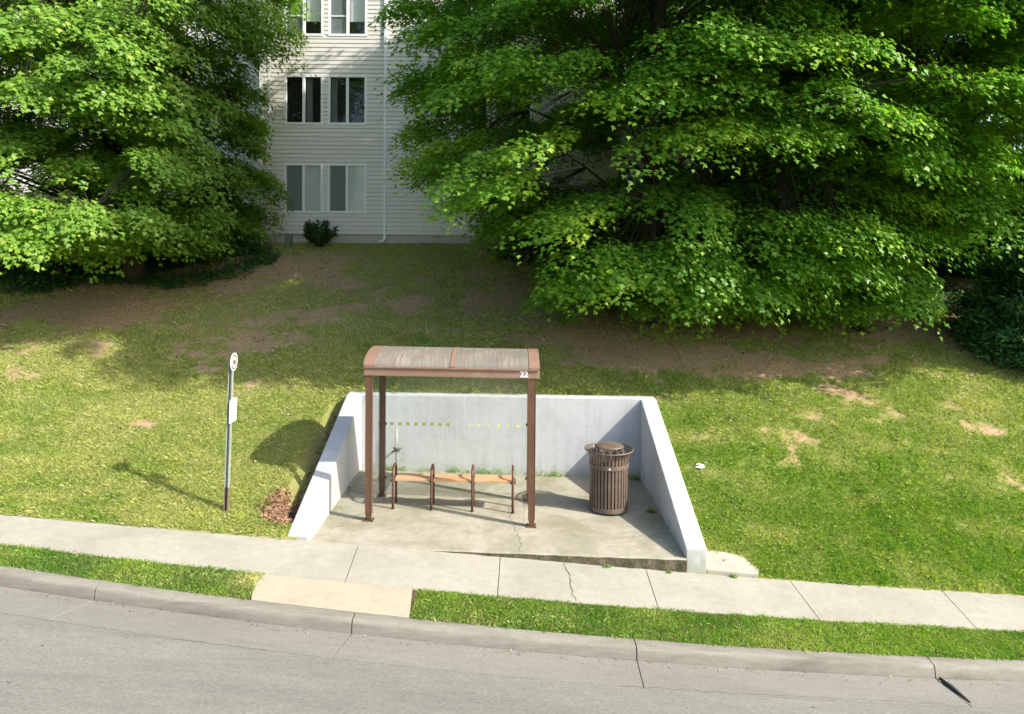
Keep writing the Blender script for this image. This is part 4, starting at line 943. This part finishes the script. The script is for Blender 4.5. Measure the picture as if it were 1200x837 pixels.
# weeds along the back joint of the pad
rg = np.random.default_rng(31); n = 1500; cx = np.concatenate([rg.uniform(-2.4, 2.3, 24), [-.55, -.5, -.45, -.75, -.25]]); id_ = rg.integers(0, len(cx), n); X = cx[id_] + rg.normal(0, .05, n); D = 12.93 + rg.normal(0, .03, n); D = np.minimum(D, 12.985)
pos = np.stack([X, D, pad_z(X) + .01 + np.abs(rg.normal(0, .04, n))], 1); nr = rg.normal(0, .5, (n, 3)) + np.array([0, -.3, 1]); tp_ = rg.normal(size=(n, 3))
wds = leaves_mesh('weeds', pos, nr, tp_, rg.uniform(.02, .05, n), np.stack([rg.random(n), (rg.random(n) < .2) * .5], 1), M['verge_blade'], shape=LANCE); tag(wds, 'small green weeds growing in the joint at the foot of the white back wall', 'weeds', kind='stuff')
def weed(x, d, z, r, seed, label):
    rg = np.random.default_rng(seed); n = 120; o = empty('weed', (x, d, z)); tag(o, label, 'weed')
    pos = rg.normal(0, r * .4, (n, 3)) * np.array([1, .6, .5]); pos[:, 2] = np.abs(pos[:, 2]) + .005
    leaves_mesh('foliage', pos, rg.normal(0, .5, (n, 3)) + np.array([0, 0, 1]), rg.normal(size=(n, 3)), rg.uniform(.02, .045, n) * (r / .08), np.stack([rg.random(n) * .6, 0 * rg.random(n)], 1), M['verge_blade'], o, LANCE)
weed(2.2, 11.25, pad_z(2.2) + .004, .10, 1, 'small green weed at the foot of the right wing wall')
weed(1.28, 9.47, zs_top(1.28) + .004, .06, 2, 'tiny weed against the rough front edge of the pad')
weed(2.1, 9.46, zs_top(2.1) + .004, .045, 3, 'tiny weed at the pad edge near the right wing wall')
weed(2.95, 9.5, zs_top(2.95) + .004, .06, 4, 'tiny weed in the joint right of the right wing wall')

# scraps
bm = bmesh.new(); rg2 = random.Random(2)
for k in range(5):
    a = [Vector((rg2.uniform(-.09, .09), rg2.uniform(-.06, .06), rg2.uniform(.01, .07))) for _ in range(4)]; bm.faces.new([bm.verts.new(p) for p in a])
o = obj('paper_scrap', bm, M['litter']); o.location = (3.02, 11.5, G(3.02, 11.5) + .02); tag(o, 'crumpled white scrap on the grass right of the wall', 'litter')
bm = bmesh.new(); tube(bm, [(0, 0, .02), (.1, .14, .05), (.16, .3, .03), (.36, .42, .06)], [.012, .010, .008, .004], 6); tube(bm, [(.1, .14, .05), (0, .32, .05)], [.007, .004], 6)
o = obj('fallen_twig', bm, M['twig']); o.location = (-10.3, 14.6, G(-10.3, 14.6) + .02); tag(o, 'pale forked twig on the sunny grass at the far left', 'twig')
bm = bmesh.new(); tube(bm, [(0, 0, .03), (-.12, .35, .05), (-.25, .6, .06), (-.6, .95, .04)], [.014, .012, .009, .004], 6); tube(bm, [(-.12, .35, .05), (-.02, .6, .1)], [.007, .003], 6)
o = obj('fallen_twig', bm, M['twig']); o.location = (-.98, 14.9, G(-.98, 14.9) + .02); tag(o, 'thin pale twig on the shaded grass above the shelter roof', 'twig')
# black sealant strip working out of the right hand gutter joint
bm = bmesh.new(); xq, dq = 4.62, float(d_kerb(4.6)) - .2; zq = lambda x, d: float(gut_z(x, d))
pts = [(4.60, dq, .03), (4.62, dq - .12, .035), (4.66, dq - .28, .02), (4.685, dq - .38, .012)]; wv = [.012, .034, .02, .008]; prev = None
for (x, d, h_), ww in zip(pts, wv):
    z = zq(x, d); r = [bm.verts.new(p) for p in ((x - ww, d, z + .003), (x - ww * .4, d, z + h_), (x + ww, d, z + h_ * .6), (x + ww, d, z + .003))]
    if prev:
        for u in range(4): bm.faces.new((prev[u], prev[(u + 1) % 4], r[(u + 1) % 4], r[u]))
    else: bm.faces.new(r)
    prev = r
bm.faces.new(prev[::-1]); o = obj('joint_seal_strip', bm, M['black']); tag(o, 'black rubber joint strip sticking up from the gutter at lower right', 'rubber strip')
